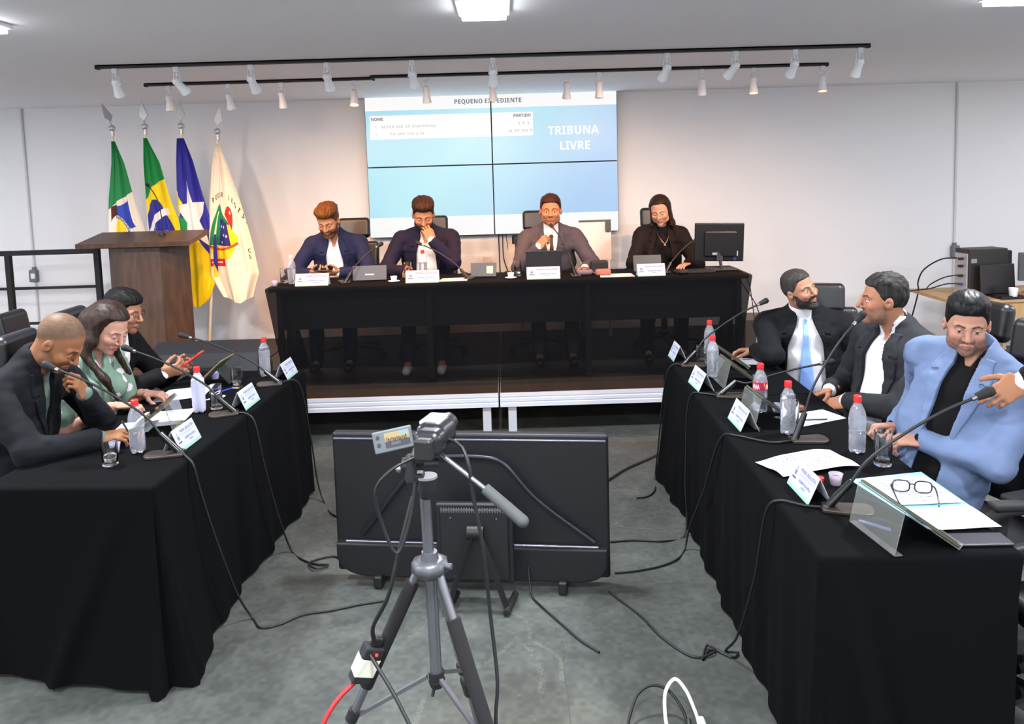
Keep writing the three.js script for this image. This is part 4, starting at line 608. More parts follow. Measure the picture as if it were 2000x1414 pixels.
solo('white_earphone', 'small white looped earphone lead on the left table', 'earphone', tube([[-1.56, TY + 0.004, -4.12], [-1.51, TY + 0.006, -4.19], [-1.48, TY + 0.008, -4.18], [-1.5, TY + 0.006, -4.14], [-1.55, TY + 0.004, -4.13]], 0.0025, 40, 6), M.white); solo('blue_pen', 'blue pen lying beside the tablet on the left table', 'pen', rod([-1.56, TY + 0.005, -4.24], [-1.5, TY + 0.005, -4.34], 0.0045, 0.0045, 10), mat(0x2a3bb0, 0.4));
// --- right table
microphone('gooseneck microphone at the far end of the right table', [0.984, TY, -4.55], [1.441, 1.089, -4.60], [1, 0, 0.05], 0.13); microphone('low gooseneck microphone crossing the light blue tie', [1.018, TY, -3.905], [1.534, 0.903, -3.90], [1, 0, 0.1], 0.13);
microphone('steep gooseneck microphone before the man in grey', [1.146, TY, -3.224], [1.429, 1.226, -3.30], [1, 0, 0], 0.13); microphone('long gooseneck microphone reaching towards the light blue suit', [1.015, TY, -2.558], [1.472, 1.13, -2.50], [1, 0, 0.3], 0.14, 1.1);
placeCard('white name card at the far end of the right table', [0.99, TY, -4.74], -Math.PI / 2, 0.16); placeCard('white name card beside the low microphone on the right table', [0.975, TY, -4.10], -Math.PI / 2 + 0.04, 0.2); placeCard('white name card in front of a leaning tablet on the right table', [1.005, TY, -3.46], -Math.PI / 2, 0.2); placeCard('white name card beside the long microphone and scribbled sheet', [1.005, TY, -2.69], -Math.PI / 2, 0.2);
const redLabel = canvasTex(512, 96, (x, w, h) => { x.fillStyle = '#a8183a'; x.fillRect(0, 0, w, h); x.fillStyle = '#e5b0b8'; x.fillRect(0, 0, w, 6); x.strokeStyle = '#f6dfe2'; x.lineWidth = 6; for (let k = 0; k < 3; k++) { x.beginPath(); for (let i = 0; i < 9; i++) x.lineTo(40 + k * 170 + i * 12, 52 + (i % 2 ? -10 : 8)); x.stroke(); x.fillStyle = '#e07a2a'; x.beginPath(); x.arc(24 + k * 170, 40, 10, 0, 7); x.fill(); } });
waterBottle('red capped water bottle at the far end of the right table', 1.174, TY, -4.718, 0.17); waterBottle('red capped water bottle before the acrylic stand of the man with the light blue tie', 1.082, TY, -4.28, 0.14); waterBottle('water bottle with a dark red label on the right table', 1.134, TY, -3.634, 0.17, { label: redLabel, frost: false }); waterBottle('tall ribbed red capped bottle beside the steep microphone', 1.150, TY, -3.315, 0.168); waterBottle('half empty bottle nearest the light blue suit', 1.334, TY, -3.072, 0.085);
tumbler('glass beside the far bottle on the right table', 1.105, TY, -4.62, 0.03, 0.1, 0); tumbler('empty glass behind the ribbed bottle on the white sheet', 1.205, TY, -3.43, 0.03, 0.11, 0); tumbler('tall empty glass beside the half empty bottle', 1.37, TY, -2.934, 0.031, 0.128, 0.018);
plasticCup('small plastic cup with amber drink beside the labelled bottle', 1.205, TY, -3.62, [0.01, 0xc9922c]); plasticCup('small plastic cup of orange drink behind the near name card', 1.125, TY, -2.76, [0.028, 0xd67f14]); solo('red_bottle_cap', 'loose red bottle cap beside the cup of orange drink', 'bottle cap', lathe([[0.001, 0.014], [0.013, 0.014], [0.0148, 0.011], [0.015, 0.0], [0.0135, 0], [0.0125, 0.011], [0.001, 0.012]], 22), M.red, [1.085, TY, -2.80]);
tabletStand('at the near corner of the right table', [1.145, TY, -2.35], 0.12, 0.24); tabletStand('behind the third name card on the right table', [1.115, TY, -3.50], 0.03, 0.22); tabletStand('before the man with the light blue tie', [1.16, TY, -4.13], 0, 0.22); tabletStand('at the far bottle of the right table', [1.2, TY, -4.52], 0, 0.2);
sheet('scribbled_sheet', 'white sheet with handwriting near the near name card', 'paper', [[0.914, -2.99], [1.235, -3.09], [1.274, -2.906], [0.966, -2.831]], TY + 0.001, mat(0xc8cad2, 0.85, { map: scribble(11, 12, true) }), 14, 0.02);
sheet('paper_sheet', 'plain white sheet under the ribbed bottle', 'paper', [[1.166, -3.552], [1.42, -3.64], [1.47, -3.50], [1.237, -3.40]], TY + 0.001, M.paper); sheet('paper_slip', 'white papers under the hand of the man with the light blue tie', 'paper', [[1.3, -4.72], [1.43, -4.66], [1.43, -4.5], [1.32, -4.54]], TY + 0.002, M.paper);
solo('silver_pen', 'dark slim pen on the plain white sheet', 'pen', rod([1.27, TY + 0.012, -3.46], [1.37, TY + 0.012, -3.46], 0.004, 0.004, 8), M.darkGrey); solo('brown_case', 'brown leather case beside the labelled bottle', 'case', rbox(0.12, 0.03, 0.06, 0, 0.0155, 0, 0.014), mat(0x5d3420, 0.5), [1.27, TY, -3.62], 0.4);
sheet('cyan_folder', 'light blue paper folder at the near end of the right table', 'folder', [[1.19, -2.80], [1.47, -2.85], [1.475, -2.40], [1.255, -2.385]], TY + 0.0012, M.cyanPaper, 8, 0.003); sheet('printed_sheet', 'printed sheet lying under the eyeglasses', 'paper', [[1.22, -2.78], [1.455, -2.80], [1.46, -2.56], [1.25, -2.555]], TY + 0.0065, mat(0xc8cad2, 0.85, { map: scribble(21, 14, false) }), 8, 0.003); sheet('printed_sheet', 'printed sheet at the front edge of the blue folder', 'paper', [[1.262, -2.515], [1.468, -2.525], [1.474, -2.375], [1.25, -2.365]], TY + 0.0065, mat(0xc8cad2, 0.85, { map: scribble(31, 9, false) }), 8, 0.003);
solo('smartphone', 'dark smartphone at the near corner of the right table', 'phone', [rbox(0.165, 0.009, 0.078, 0, 0.005, 0, 0.004, 3)], mat(0x1a1a22, 0.3), [1.362, TY, -2.30], -0.03);
solo('purple_pen', 'purple and white pen under the near acrylic stand', 'pen', rod([1.075, TY + 0.006, -2.45], [1.14, TY + 0.006, -2.38], 0.005, 0.005, 10), mat(0x8a86c8, 0.4));
{
  const g = thing('eyeglasses', 'black framed eyeglasses resting on the printed sheet', 'eyeglasses', [1.335, TY + 0.011, -2.645], -0.28);
  const rim = (cx) => { const p = []; for (let i = 0; i <= 24; i++) { const a = i / 24 * Math.PI * 2, c = Math.cos(a), s = Math.sin(a), k = 1 / Math.pow(Math.pow(Math.abs(c), 3.2) + Math.pow(Math.abs(s), 3.2), 1 / 3.2); p.push(V(cx + c * k * 0.026, 0.021 + s * k * 0.0195, 0)); } return new THREE.TubeGeometry(new THREE.CatmullRomCurve3(p, true), 48, 0.0022, 8, true); };
  part(g, 'frame', [rim(-0.034), rim(0.034), tube([[-0.01, 0.027, 0], [0, 0.03, 0.002], [0.01, 0.027, 0]], 0.0024, 12, 8)], M.blackGloss);
  for (const s of [-1, 1]) part(g, 'lens', (() => { const sh = new THREE.Shape(); for (let i = 0; i < 24; i++) { const a = i / 24 * Math.PI * 2, c = Math.cos(a), q = Math.sin(a), k = 1 / Math.pow(Math.pow(Math.abs(c), 3.2) + Math.pow(Math.abs(q), 3.2), 1 / 3.2); sh[i ? 'lineTo' : 'moveTo'](s * 0.034 + c * k * 0.0255, 0.021 + q * k * 0.019); } return new THREE.ShapeGeometry(sh); })(), new THREE.MeshPhysicalMaterial({ color: 0xffffff, transmission: 1, thickness: 0, roughness: 0.02, ior: 1.5, side: THREE.DoubleSide }));
  for (const s of [-1, 1]) part(g, 'temple', tube([[s * 0.06, 0.028, 0], [s * 0.066, 0.026, 0.008], [s * 0.064, 0.016, 0.07], [s * 0.058, 0.004, 0.115]], 0.0026, 24, 8), M.blackGloss);
}
// --- stage table
microphone('gooseneck microphone before the leftmost man on stage', [-1.232, SYT, -6.22], [-0.997, 1.33, -6.40], [-0.3, 0, -1], 0.12, 1.1); microphone('gooseneck microphone crossing the man with his hand at his nose', [-0.295, SYT, -6.24], [-0.665, 1.332, -6.40], [0.2, 0, -1], 0.12, 1.0);
{ const g = microphone('gooseneck microphone held by the speaking man in grey', [0.527, SYT, -6.21], [0.378, 1.425, -6.56], [0.1, 0, -1], 0.12, 0.9); const r = g.getObjectByName('ring'); r.material = M.red; r.userData.label = 'red ring below the windscreen'; }
microphone('gooseneck microphone before the woman in black, ending behind the monitor', [1.222, SYT, -6.25], [1.50, 1.315, -6.40], [-0.2, 0, -1], 0.12, 0.9);
placeCard('white name card before the man with the phone', [-1.465, SYT, -6.15], 0, 0.25); placeCard('white name card before the man touching his nose', [-0.635, SYT, -6.14], 0.0, 0.25); placeCard('white name card in front of the laptop', [0.275, SYT, -6.14], 0, 0.25); placeCard('white name card before the woman in black', [1.085, SYT, -6.13], 0.0, 0.21);
waterBottle('clear water bottle at the left end of the stage table', -1.643, SYT, -6.24, 0.13, { cap: mat(0xd0d4d8, 0.4) }); waterBottle('red capped bottle behind the second name card on stage', -0.648, SYT, -6.33, 0.13);
plasticCup('small plastic cup at the left end of the stage table', -1.757, SYT, -6.17, [0.02, 0xd9b36a]); tumbler('empty glass behind the clear bottle on stage', -1.735, SYT, -6.36, 0.03, 0.11, 0); tumbler('glass with dark drink beside the laptop', 0.085, SYT, -6.36, 0.03, 0.12, 0.03);
for (const [x, z, l] of [[-0.86, -6.2, 'small white cup of coffee left of the second name card'], [0.03, -6.2, 'small white cup of coffee left of the laptop']]) { const g = thing('coffee_cup', l, 'cup', [x, SYT, z]); part(g, 'saucer', lathe([[0.001, 0.001], [0.03, 0.001], [0.045, 0.008], [0.045, 0.01], [0.03, 0.004], [0.001, 0.004]], 22), M.white); part(g, 'cup', lathe([[0.001, 0.006], [0.018, 0.006], [0.026, 0.045], [0.024, 0.045], [0.017, 0.009], [0.001, 0.009]], 20), M.white); part(g, 'coffee', lathe([[0.0006, 0.01], [0.017, 0.0105], [0.0225, 0.038], [0.0006, 0.038]], 18), mat(0x2a120a, 0.2)); }
{
  const g = thing('laptop', 'dark open laptop before the speaking man in grey', 'laptop', [0.287, SYT, -6.30]); part(g, 'lid', rbox(0.275, 0.185, 0.008, 0, 0, 0, 0.004).rotateX(0.14).translate(0, 0.105, -0.0), mat(0x23262d, 0.4)); part(g, 'keyboard_base', rbox(0.275, 0.014, 0.19, 0, 0.0075, -0.1, 0.004), mat(0x1c1e22, 0.45));
  const t = thing('tablet_computer', 'grey tablet propped beside the phone of the leftmost man', 'tablet', [-1.06, SYT, -6.31], 0.03); part(t, 'case', rbox(0.26, 0.115, 0.008, 0, 0, 0, 0.004).rotateX(-0.25).translate(0, 0.062, 0), mat(0x4a4f58, 0.4)); part(t, 'printed_mark', rbox(0.07, 0.012, 0.001, 0.0, -0.012, 0.0048, 0.0003, 1).rotateX(-0.25).translate(0, 0.062, 0), mat(0x9aa0aa, 0.5)); part(t, 'support', rbox(0.1, 0.1, 0.004, 0, 0, 0, 0.001, 1).rotateX(0.5).translate(0, 0.05, -0.045), M.black);
  const u = thing('tablet_computer', 'grey tablet with a pale green sticker on the stage table', 'tablet', [-0.18, SYT, -6.33], -0.12); part(u, 'case', rbox(0.2, 0.11, 0.008, 0, 0, 0, 0.004).rotateX(-0.3).translate(0, 0.058, 0), mat(0x3e444e, 0.4)); part(u, 'sticker', rbox(0.05, 0.058, 0.001, 0.05, 0.0, 0.0048, 0.0003, 1).rotateX(-0.3).translate(0, 0.058, 0), mat(0xb9d8a0, 0.6), 'pale green sticker'); part(u, 'support', rbox(0.1, 0.1, 0.004, 0, 0, 0, 0.001, 1).rotateX(0.5).translate(0, 0.048, -0.045), M.black);
  const w = thing('tablet_computer', 'dark tablet behind the name card of the woman in black', 'tablet', [1.1, SYT, -6.36], 0); part(w, 'case', rbox(0.22, 0.13, 0.008, 0, 0, 0, 0.004).rotateX(-0.28).translate(0, 0.068, 0), mat(0x3a3a3c, 0.4)); part(w, 'support', rbox(0.1, 0.1, 0.004, 0, 0, 0, 0.001, 1).rotateX(0.5).translate(0, 0.05, -0.045), M.black);
  sheet('paper_sheet', 'white papers spread right of the second name card on stage', 'paper', [[-0.5, -6.32], [-0.3, -6.34], [-0.3, -6.14], [-0.52, -6.12]], SYT + 0.001, M.paper); sheet('paper_sheet', 'white papers left of the woman\'s name card on stage', 'paper', [[0.72, -6.3], [0.96, -6.3], [0.96, -6.09], [0.7, -6.09]], SYT + 0.001, M.paper);
  solo('black_pouch', 'open black pouch on the stage table between speaking man and woman', 'pouch', [rbox(0.14, 0.1, 0.07, 0, 0.051, 0, 0.02, 3)], M.blackSoft, [0.72, SYT, -6.36], 0.1); solo('red_pouch', 'small red and white packet in front of the black pouch', 'packet', rbox(0.12, 0.05, 0.05, 0, 0.0255, 0, 0.018, 3), mat(0xa4604e, 0.7), [0.735, SYT, -6.22], 0); solo('grey_bundle', 'crumpled grey cable bundle beside the speaking man', 'bundle', [rbox(0.13, 0.04, 0.08, 0, 0.0205, 0, 0.018, 3), tube([[-0.05, 0.03, 0], [0, 0.06, 0.02], [0.05, 0.03, 0.01], [0.08, 0.01, 0.02]], 0.006, 20, 6)], mat(0x6d5f66, 0.7), [0.6, SYT, -6.3], 0);
  const m = thing('computer_monitor', 'black computer monitor on the stage table, seen from behind', 'monitor', [1.675, SYT, -6.35], 0); const tl = (q) => q.rotateX(0.08).rotateY(-0.12).rotateZ(-0.02).translate(-0.015, 0.215, 0);
  part(m, 'rear_case', [tl(rbox(0.375, 0.3, 0.03, 0, 0, -0.01, 0.006, 2)), tl(rbox(0.25, 0.2, 0.03, 0.01, -0.01, 0.012, 0.012, 3))], mat(0x0f1013, 0.4)); part(m, 'screen', tl(rbox(0.35, 0.27, 0.002, 0, 0, -0.026, 0.0008, 1)), M.screenOff); part(m, 'neck', [rod([0.0, 0.01, 0.01], [-0.02, 0.13, 0.012], 0.012, 0.012, 12), rbox(0.05, 0.1, 0.02, -0.015, 0.12, 0.01, 0.006)], M.darkGrey); part(m, 'foot', rbox(0.24, 0.012, 0.17, 0.0, 0.0065, 0, 0.005, 3), M.black);
  part(m, 'label', tl(rbox(0.058, 0.04, 0.001, 0.115, -0.085, 0.006, 0.0003, 1).translate(0, 0, 0.0)), mat(0xc9ccd0, 0.5), 'pale sticker'); part(m, 'label', tl(rbox(0.036, 0.018, 0.001, -0.035, -0.085, 0.0278, 0.0003, 1)), mat(0x9a9ca2, 0.5)); part(m, 'label', tl(rbox(0.022, 0.03, 0.001, 0.12, -0.125, 0.006, 0.0003, 1)), mat(0x2a2c7a, 0.5), 'dark blue sticker');
  solo('keyboard', 'black keyboard between the woman in black and the monitor', 'keyboard', [rbox(0.3, 0.016, 0.12, 0, 0.0085, 0, 0.004), ...Array.from({ length: 30 }, (_, i) => box(0.022, 0.005, 0.022, -0.12 + (i % 10) * 0.0268, 0.0185, -0.03 + (i / 10 | 0) * 0.028))], M.blackSoft, [1.44, SYT, -6.24], 0.06); solo('computer_mouse', 'dark mouse beside the woman\'s hand', 'mouse', new THREE.SphereGeometry(0.03, 18, 12).scale(1.4, 0.55, 1).translate(0, 0.016, 0), M.blackSoft, [1.34, SYT, -6.16], 0.3);
}
// --- cables over the cloths and across the floor
const F = 0.006;
const cableList = [
  ['cable running from the bald man\'s microphone down the cloth and over the floor', [[-1.36, TY + 0.006, -3.30], [-1.315, TY + 0.006, -3.24], [-1.288, 0.74, -3.22], [-1.268, 0.62, -3.23], [-1.22, 0.35, -3.27], [-1.17, 0.1, -3.33], [-1.13, F, -3.35], [-1.07, F, -3.27], [-1.0, F, -3.29], [-0.92, F, -3.36], [-0.8, F, -3.39], [-0.69, F, -3.43], [-0.57, F, -3.46]]],
  ['cable from the middle microphone of the left table, looped on the floor', [[-1.32, TY + 0.006, -3.87], [-1.27, TY + 0.006, -3.85], [-1.235, 0.735, -3.84], [-1.2, 0.5, -3.86], [-1.16, 0.2, -3.92], [-1.12, F, -3.97], [-1.04, F, -3.87], [-0.96, F, -3.82], [-0.9, F + 0.004, -3.80], [-0.95, F + 0.008, -3.76], [-1.0, F + 0.006, -3.83], [-0.9, F, -3.9], [-0.84, F, -3.85], [-0.78, F, -3.8]]],
  ['cable from the far microphone of the left table', [[-1.26, TY + 0.006, -4.43], [-1.21, 0.752, -4.5], [-1.185, 0.72, -4.53], [-1.15, 0.4, -4.58], [-1.13, 0.1, -4.62], [-1.1, F, -4.6], [-1.0, F, -4.4], [-0.9, F, -4.34]]],
  ['cable from the near microphone of the right table, coiled on the floor', [[1.01, TY + 0.006, -2.56], [0.95, TY + 0.006, -2.58], [0.888, TY + 0.004, -2.63], [0.862, 0.73, -2.66], [0.845, 0.4, -2.78], [0.82, 0.1, -2.92], [0.8, F, -2.99], [0.845, F, -2.985], [0.82, F, -2.95], [0.75, F, -3.01], [0.7, F, -2.94], [0.74, F + 0.006, -3.03], [0.76, F + 0.006, -2.99], [0.68, F, -2.96], [0.585, F, -3.08], [0.515, F, -3.27], [0.41, F, -3.47]]],
  ['cable from the steep microphone of the right table to the television', [[1.14, TY + 0.006, -3.22], [1.05, TY + 0.006, -3.2], [0.93, TY + 0.006, -3.3], [0.895, 0.74, -3.36], [0.865, 0.4, -3.6], [0.85, 0.1, -3.85], [0.83, F, -3.85], [0.77, F, -3.75], [0.68, F, -3.69], [0.55, F, -3.65], [0.46, F, -3.64]]],
  ['cable from the low microphone of the right table to the television', [[1.01, TY + 0.006, -3.91], [0.95, TY + 0.006, -3.95], [0.905, 0.74, -4.0], [0.88, 0.3, -4.05], [0.86, F, -4.0], [0.75, F, -3.95], [0.6, F, -3.97], [0.48, F, -3.96]]],
  ['cable from the far microphone of the right table', [[0.98, TY + 0.006, -4.56], [0.94, 0.755, -4.58], [0.91, 0.72, -4.6], [0.87, 0.2, -4.75], [0.86, F, -4.8], [0.82, F, -4.6], [0.766, F, -4.52], [0.7, F, -4.5]]],
  ['cable running from under the television away over the floor', [[0.05, 0.2, -3.55], [0.07, F, -3.45], [0.09, F, -3.4], [0.19, F, -3.21], [0.25, F, -3.1], [0.315, F, -3.015]]],
  ['cable between television and stage along the right table', [[0.55, F, -4.75], [0.7, F, -4.95], [0.85, F, -5.1], [0.95, F, -5.2], [1.1, F, -5.4]]],
];
cableList.forEach(([l, p], i) => solo('floor_cable', `black ${l}`, 'cable', tube(p, i === 8 ? 0.009 : 0.0048, 110, 6), M.cable));
solo('white_mains_cable', 'white power cord arching off the floor at the front', 'cable', tube([[0.487, 0.004, -2.52], [0.486, 0.05, -2.58], [0.50, 0.1, -2.63], [0.535, 0.125, -2.65], [0.565, 0.1, -2.63], [0.588, 0.05, -2.6], [0.6, 0.012, -2.57]], 0.0062, 60, 8), M.whiteCable); solo('black_mains_cable', 'black power cord arching beside the white cord', 'cable', tube([[0.34, 0.006, -2.5], [0.37, 0.03, -2.6], [0.41, 0.07, -2.66], [0.46, 0.085, -2.68], [0.51, 0.075, -2.67], [0.55, 0.04, -2.62], [0.562, 0.008, -2.56]], 0.005, 60, 8), M.cable);
{ const g = thing('multi_plug', 'white multi plug with both cords at the front edge of the floor', 'plug', [0.59, 0, -2.52]); part(g, 'plug', [rod([0.012, 0.03, -0.055], [0.015, 0.012, 0.0], 0.014, 0.017, 12), rbox(0.05, 0.03, 0.09, 0.015, 0.0155, 0.04, 0.008)], M.whiteCable); part(g, 'plug', [rod([-0.028, 0.03, -0.05], [-0.028, 0.012, 0.0], 0.01, 0.014, 12), rbox(0.04, 0.028, 0.07, -0.032, 0.0145, 0.035, 0.008)], M.black); }
// ------------------------------------------------------------------ people: distance fields meshed by surface nets
const smin = (a, b, k) => { const h = Math.max(k - Math.abs(a - b), 0) / k; return Math.min(a, b) - h * h * k * 0.25; };
const smax = (a, b, k) => -smin(-a, -b, k);
function netMesh(f, mn, mx, h, color, block = 4) {
  const n = [0, 1, 2].map((i) => Math.ceil((mx[i] - mn[i]) / h / block) * block + 1), [nx, ny, nz] = n, v = new Float32Array(nx * ny * nz).fill(1), done = new Uint8Array(nx * ny * nz), R = block * h * 0.87 * 1.7 + h, sy = nx, sz = nx * ny;
  for (let K = 0; K < nz - 1; K += block) for (let J = 0; J < ny - 1; J += block) for (let I = 0; I < nx - 1; I += block) {
    const c = f(mn[0] + (I + block / 2) * h, mn[1] + (J + block / 2) * h, mn[2] + (K + block / 2) * h), far = Math.abs(c) > R;
    for (let k = K; k <= K + block; k++) for (let j = J; j <= J + block; j++) for (let i = I, q = I + j * sy + k * sz; i <= I + block; i++, q++) { if (done[q]) continue; if (far) v[q] = c; else { done[q] = 1; v[q] = f(mn[0] + i * h, mn[1] + j * h, mn[2] + k * h); } }
  }
  const id = new Int32Array(nx * ny * nz).fill(-1), pos = [], idx = [], E = [[0, 1], [2, 3], [4, 5], [6, 7], [0, 2], [1, 3], [4, 6], [5, 7], [0, 4], [1, 5], [2, 6], [3, 7]], val = new Float64Array(8);
  for (let k = 0; k < nz - 1; k++) for (let j = 0; j < ny - 1; j++) for (let i = 0; i < nx - 1; i++) {
    const q = i + j * sy + k * sz; let m = 0;
    for (let c = 0; c < 8; c++) { val[c] = v[q + (c & 1) + (c & 2 ? sy : 0) + (c & 4 ? sz : 0)]; if (val[c] < 0) m |= 1 << c; }
    if (m === 0 || m === 255) continue;
    let X = 0, Y = 0, Z = 0, w = 0;
    for (const [a, b] of E) { if ((val[a] < 0) === (val[b] < 0)) continue; const t = val[a] / (val[a] - val[b]); X += (a & 1) + ((b & 1) - (a & 1)) * t; Y += (a >> 1 & 1) + ((b >> 1 & 1) - (a >> 1 & 1)) * t; Z += (a >> 2) + ((b >> 2) - (a >> 2)) * t; w++; }
    id[q] = pos.length / 3; pos.push(mn[0] + (i + X / w) * h, mn[1] + (j + Y / w) * h, mn[2] + (k + Z / w) * h);
  }
  const quad = (a, b, c, d, flip) => { if (a < 0 || b < 0 || c < 0 || d < 0) return; flip ? idx.push(a, c, b, a, d, c) : idx.push(a, b, c, a, c, d); };
  for (let k = 1; k < nz - 1; k++) for (let j = 1; j < ny - 1; j++) for (let i = 1; i < nx - 1; i++) {
    const q = i + j * sy + k * sz, s = v[q] < 0;
    if (s !== v[q + 1] < 0) quad(id[q], id[q - sy], id[q - sy - sz], id[q - sz], s);
    if (s !== v[q + sy] < 0) quad(id[q], id[q - sz], id[q - 1 - sz], id[q - 1], s);
    if (s !== v[q + sz] < 0) quad(id[q], id[q - 1], id[q - 1 - sy], id[q - sy], s);
  }
  const g = new THREE.BufferGeometry(); g.setAttribute('position', new THREE.Float32BufferAttribute(pos, 3)); g.setIndex(idx); g.computeVertexNormals();
  if (color) { const c = new Float32Array(pos.length); for (let i = 0; i < pos.length; i += 3) { const r = color(pos[i], pos[i + 1], pos[i + 2]); c[i] = r[0]; c[i + 1] = r[1]; c[i + 2] = r[2]; } g.setAttribute('color', new THREE.BufferAttribute(c, 3)); }
  return g;
}
const cap = (a, b, ra, rb = ra, e = null, q = 1) => ({ a, b, ra, rb, e, q });
function field(prims, k) {
  const P = prims.map(({ a, b, ra, rb, e, q }) => { const d = b.clone().sub(a); return [a.x, a.y, a.z, d.x, d.y, d.z, 1 / Math.max(1e-9, d.lengthSq()), ra, rb - ra, e ? e.x : 0, e ? e.y : 0, e ? e.z : 0, 1 - 1 / q]; });
  return (x, y, z) => {
    let d = 1e3;
    for (let i = 0; i < P.length; i++) {
      const p = P[i]; let wx = x - p[0], wy = y - p[1], wz = z - p[2], t = (wx * p[3] + wy * p[4] + wz * p[5]) * p[6]; t = t < 0 ? 0 : t > 1 ? 1 : t;
      wx -= p[3] * t; wy -= p[4] * t; wz -= p[5] * t;
      if (p[12]) { const s = (wx * p[9] + wy * p[10] + wz * p[11]) * p[12]; wx -= p[9] * s; wy -= p[10] * s; wz -= p[11] * s; }
      const c = Math.sqrt(wx * wx + wy * wy + wz * wz) - p[7] - p[8] * t, g = k - Math.abs(d - c);
      d = d < c ? d : c; if (g > 0) d -= g * g / k * 0.25;
    }
    return d;
  };
}
function boundsOf(prims, m) { const mn = [1e9, 1e9, 1e9], mx = [-1e9, -1e9, -1e9]; for (const p of prims) for (const c of [p.a, p.b]) { const r = Math.max(p.ra, p.rb) * Math.max(1, p.q) + m; [c.x, c.y, c.z].forEach((q, i) => { mn[i] = Math.min(mn[i], q - r); mx[i] = Math.max(mx[i], q + r); }); } return [mn, mx]; }
const ell = (x, y, z, a, b, c) => { const k0 = Math.hypot(x / a, y / b, z / c), k1 = Math.hypot(x / (a * a), y / (b * b), z / (c * c)); return k1 < 1e-9 ? -Math.min(a, b, c) : k0 * (k0 - 1) / k1; };
const sp = (x, y, z, r) => Math.sqrt(x * x + y * y + z * z) - r;
function seg(x, y, z, ax, ay, az, bx, by, bz, ra, rb) { const dx = bx - ax, dy = by - ay, dz = bz - az; let wx = x - ax, wy = y - ay, wz = z - az, t = (wx * dx + wy * dy + wz * dz) / (dx * dx + dy * dy + dz * dz); t = t < 0 ? 0 : t > 1 ? 1 : t; wx -= dx * t; wy -= dy * t; wz -= dz * t; return Math.sqrt(wx * wx + wy * wy + wz * wz) - ra - (rb - ra) * t; }
// a head in its own frame: x to its left, y up, z out of the face; about 0.25 tall
function skull(x, y, z) { return ell(x, y - 0.035, z + 0.015, 0.076, 0.097, 0.096); }
function headShape(o) {
  const jw = o.jaw ?? 1, nl = o.nose ?? 1, fem = o.female ? 1 : 0;
  return (x, y, z) => {
    const ax = Math.abs(x); let d = skull(x, y, z);
    d = smin(d, ell(x, y + 0.036, z - 0.017, 0.063 * (0.5 + jw / 2), 0.088, 0.069), 0.03);
    d = smin(d, sp(ax - 0.039 * jw, y + 0.074, z - 0.02, 0.029 - 0.004 * fem), 0.03);
    d = smin(d, sp(x, y + 0.108, z - 0.064, 0.0205 - 0.003 * fem), 0.028);
    d = smin(d, seg(ax, y, z, 0, 0.021, 0.0845 - 0.003 * fem, 0.042, 0.02, 0.068, 0.0095, 0.0095), 0.014);
    d = smin(d, sp(ax - 0.041, y + 0.027, z - 0.061, 0.0205), 0.022);
    d = smax(d, -sp(ax - 0.0315, y - 0.001, z - 0.0975, 0.0185), 0.012);
    d = smin(d, sp(ax - 0.0315, y - 0.0005, z - 0.0725, 0.0128), 0.0035);
    d = smin(d, seg(x, y, z, 0, 0.012, 0.0865, 0, -0.032, 0.1065 + 0.004 * (nl - 1), 0.0072, 0.0112), 0.011);
    d = smin(d, sp(ax - 0.0115, y + 0.0365, z - 0.0925, 0.0083), 0.006);
    d = smin(d, seg(ax, y, z, 0, -0.0635, 0.0895, 0.0215, -0.0685, 0.0785, 0.0055, 0.0035), 0.007);
    d = smin(d, seg(ax, y, z, 0, -0.0765, 0.0885, 0.0185, -0.0725, 0.0795, 0.0066, 0.004), 0.007);
    d = smax(d, -seg(ax, y, z, 0, -0.0698, 0.0975, 0.024, -0.0702, 0.0825, 0.0022 + (o.open ?? 0), 0.0016), 0.004);
    let e = ell(ax - 0.0795 - 0.12 * (z + 0.004) * -0.6, y + 0.006, z + 0.006, 0.0085, 0.031, 0.0185); e = smax(e, -sp(ax - 0.0885, y + 0.004, z - 0.002, 0.0105), 0.004);
    return smin(d, e, 0.007);
  };
}
const mixc = (a, b, t) => [a[0] + (b[0] - a[0]) * t, a[1] + (b[1] - a[1]) * t, a[2] + (b[2] - a[2]) * t];
const C3 = (hex) => { const c = new THREE.Color(hex); return [c.r, c.g, c.b]; };
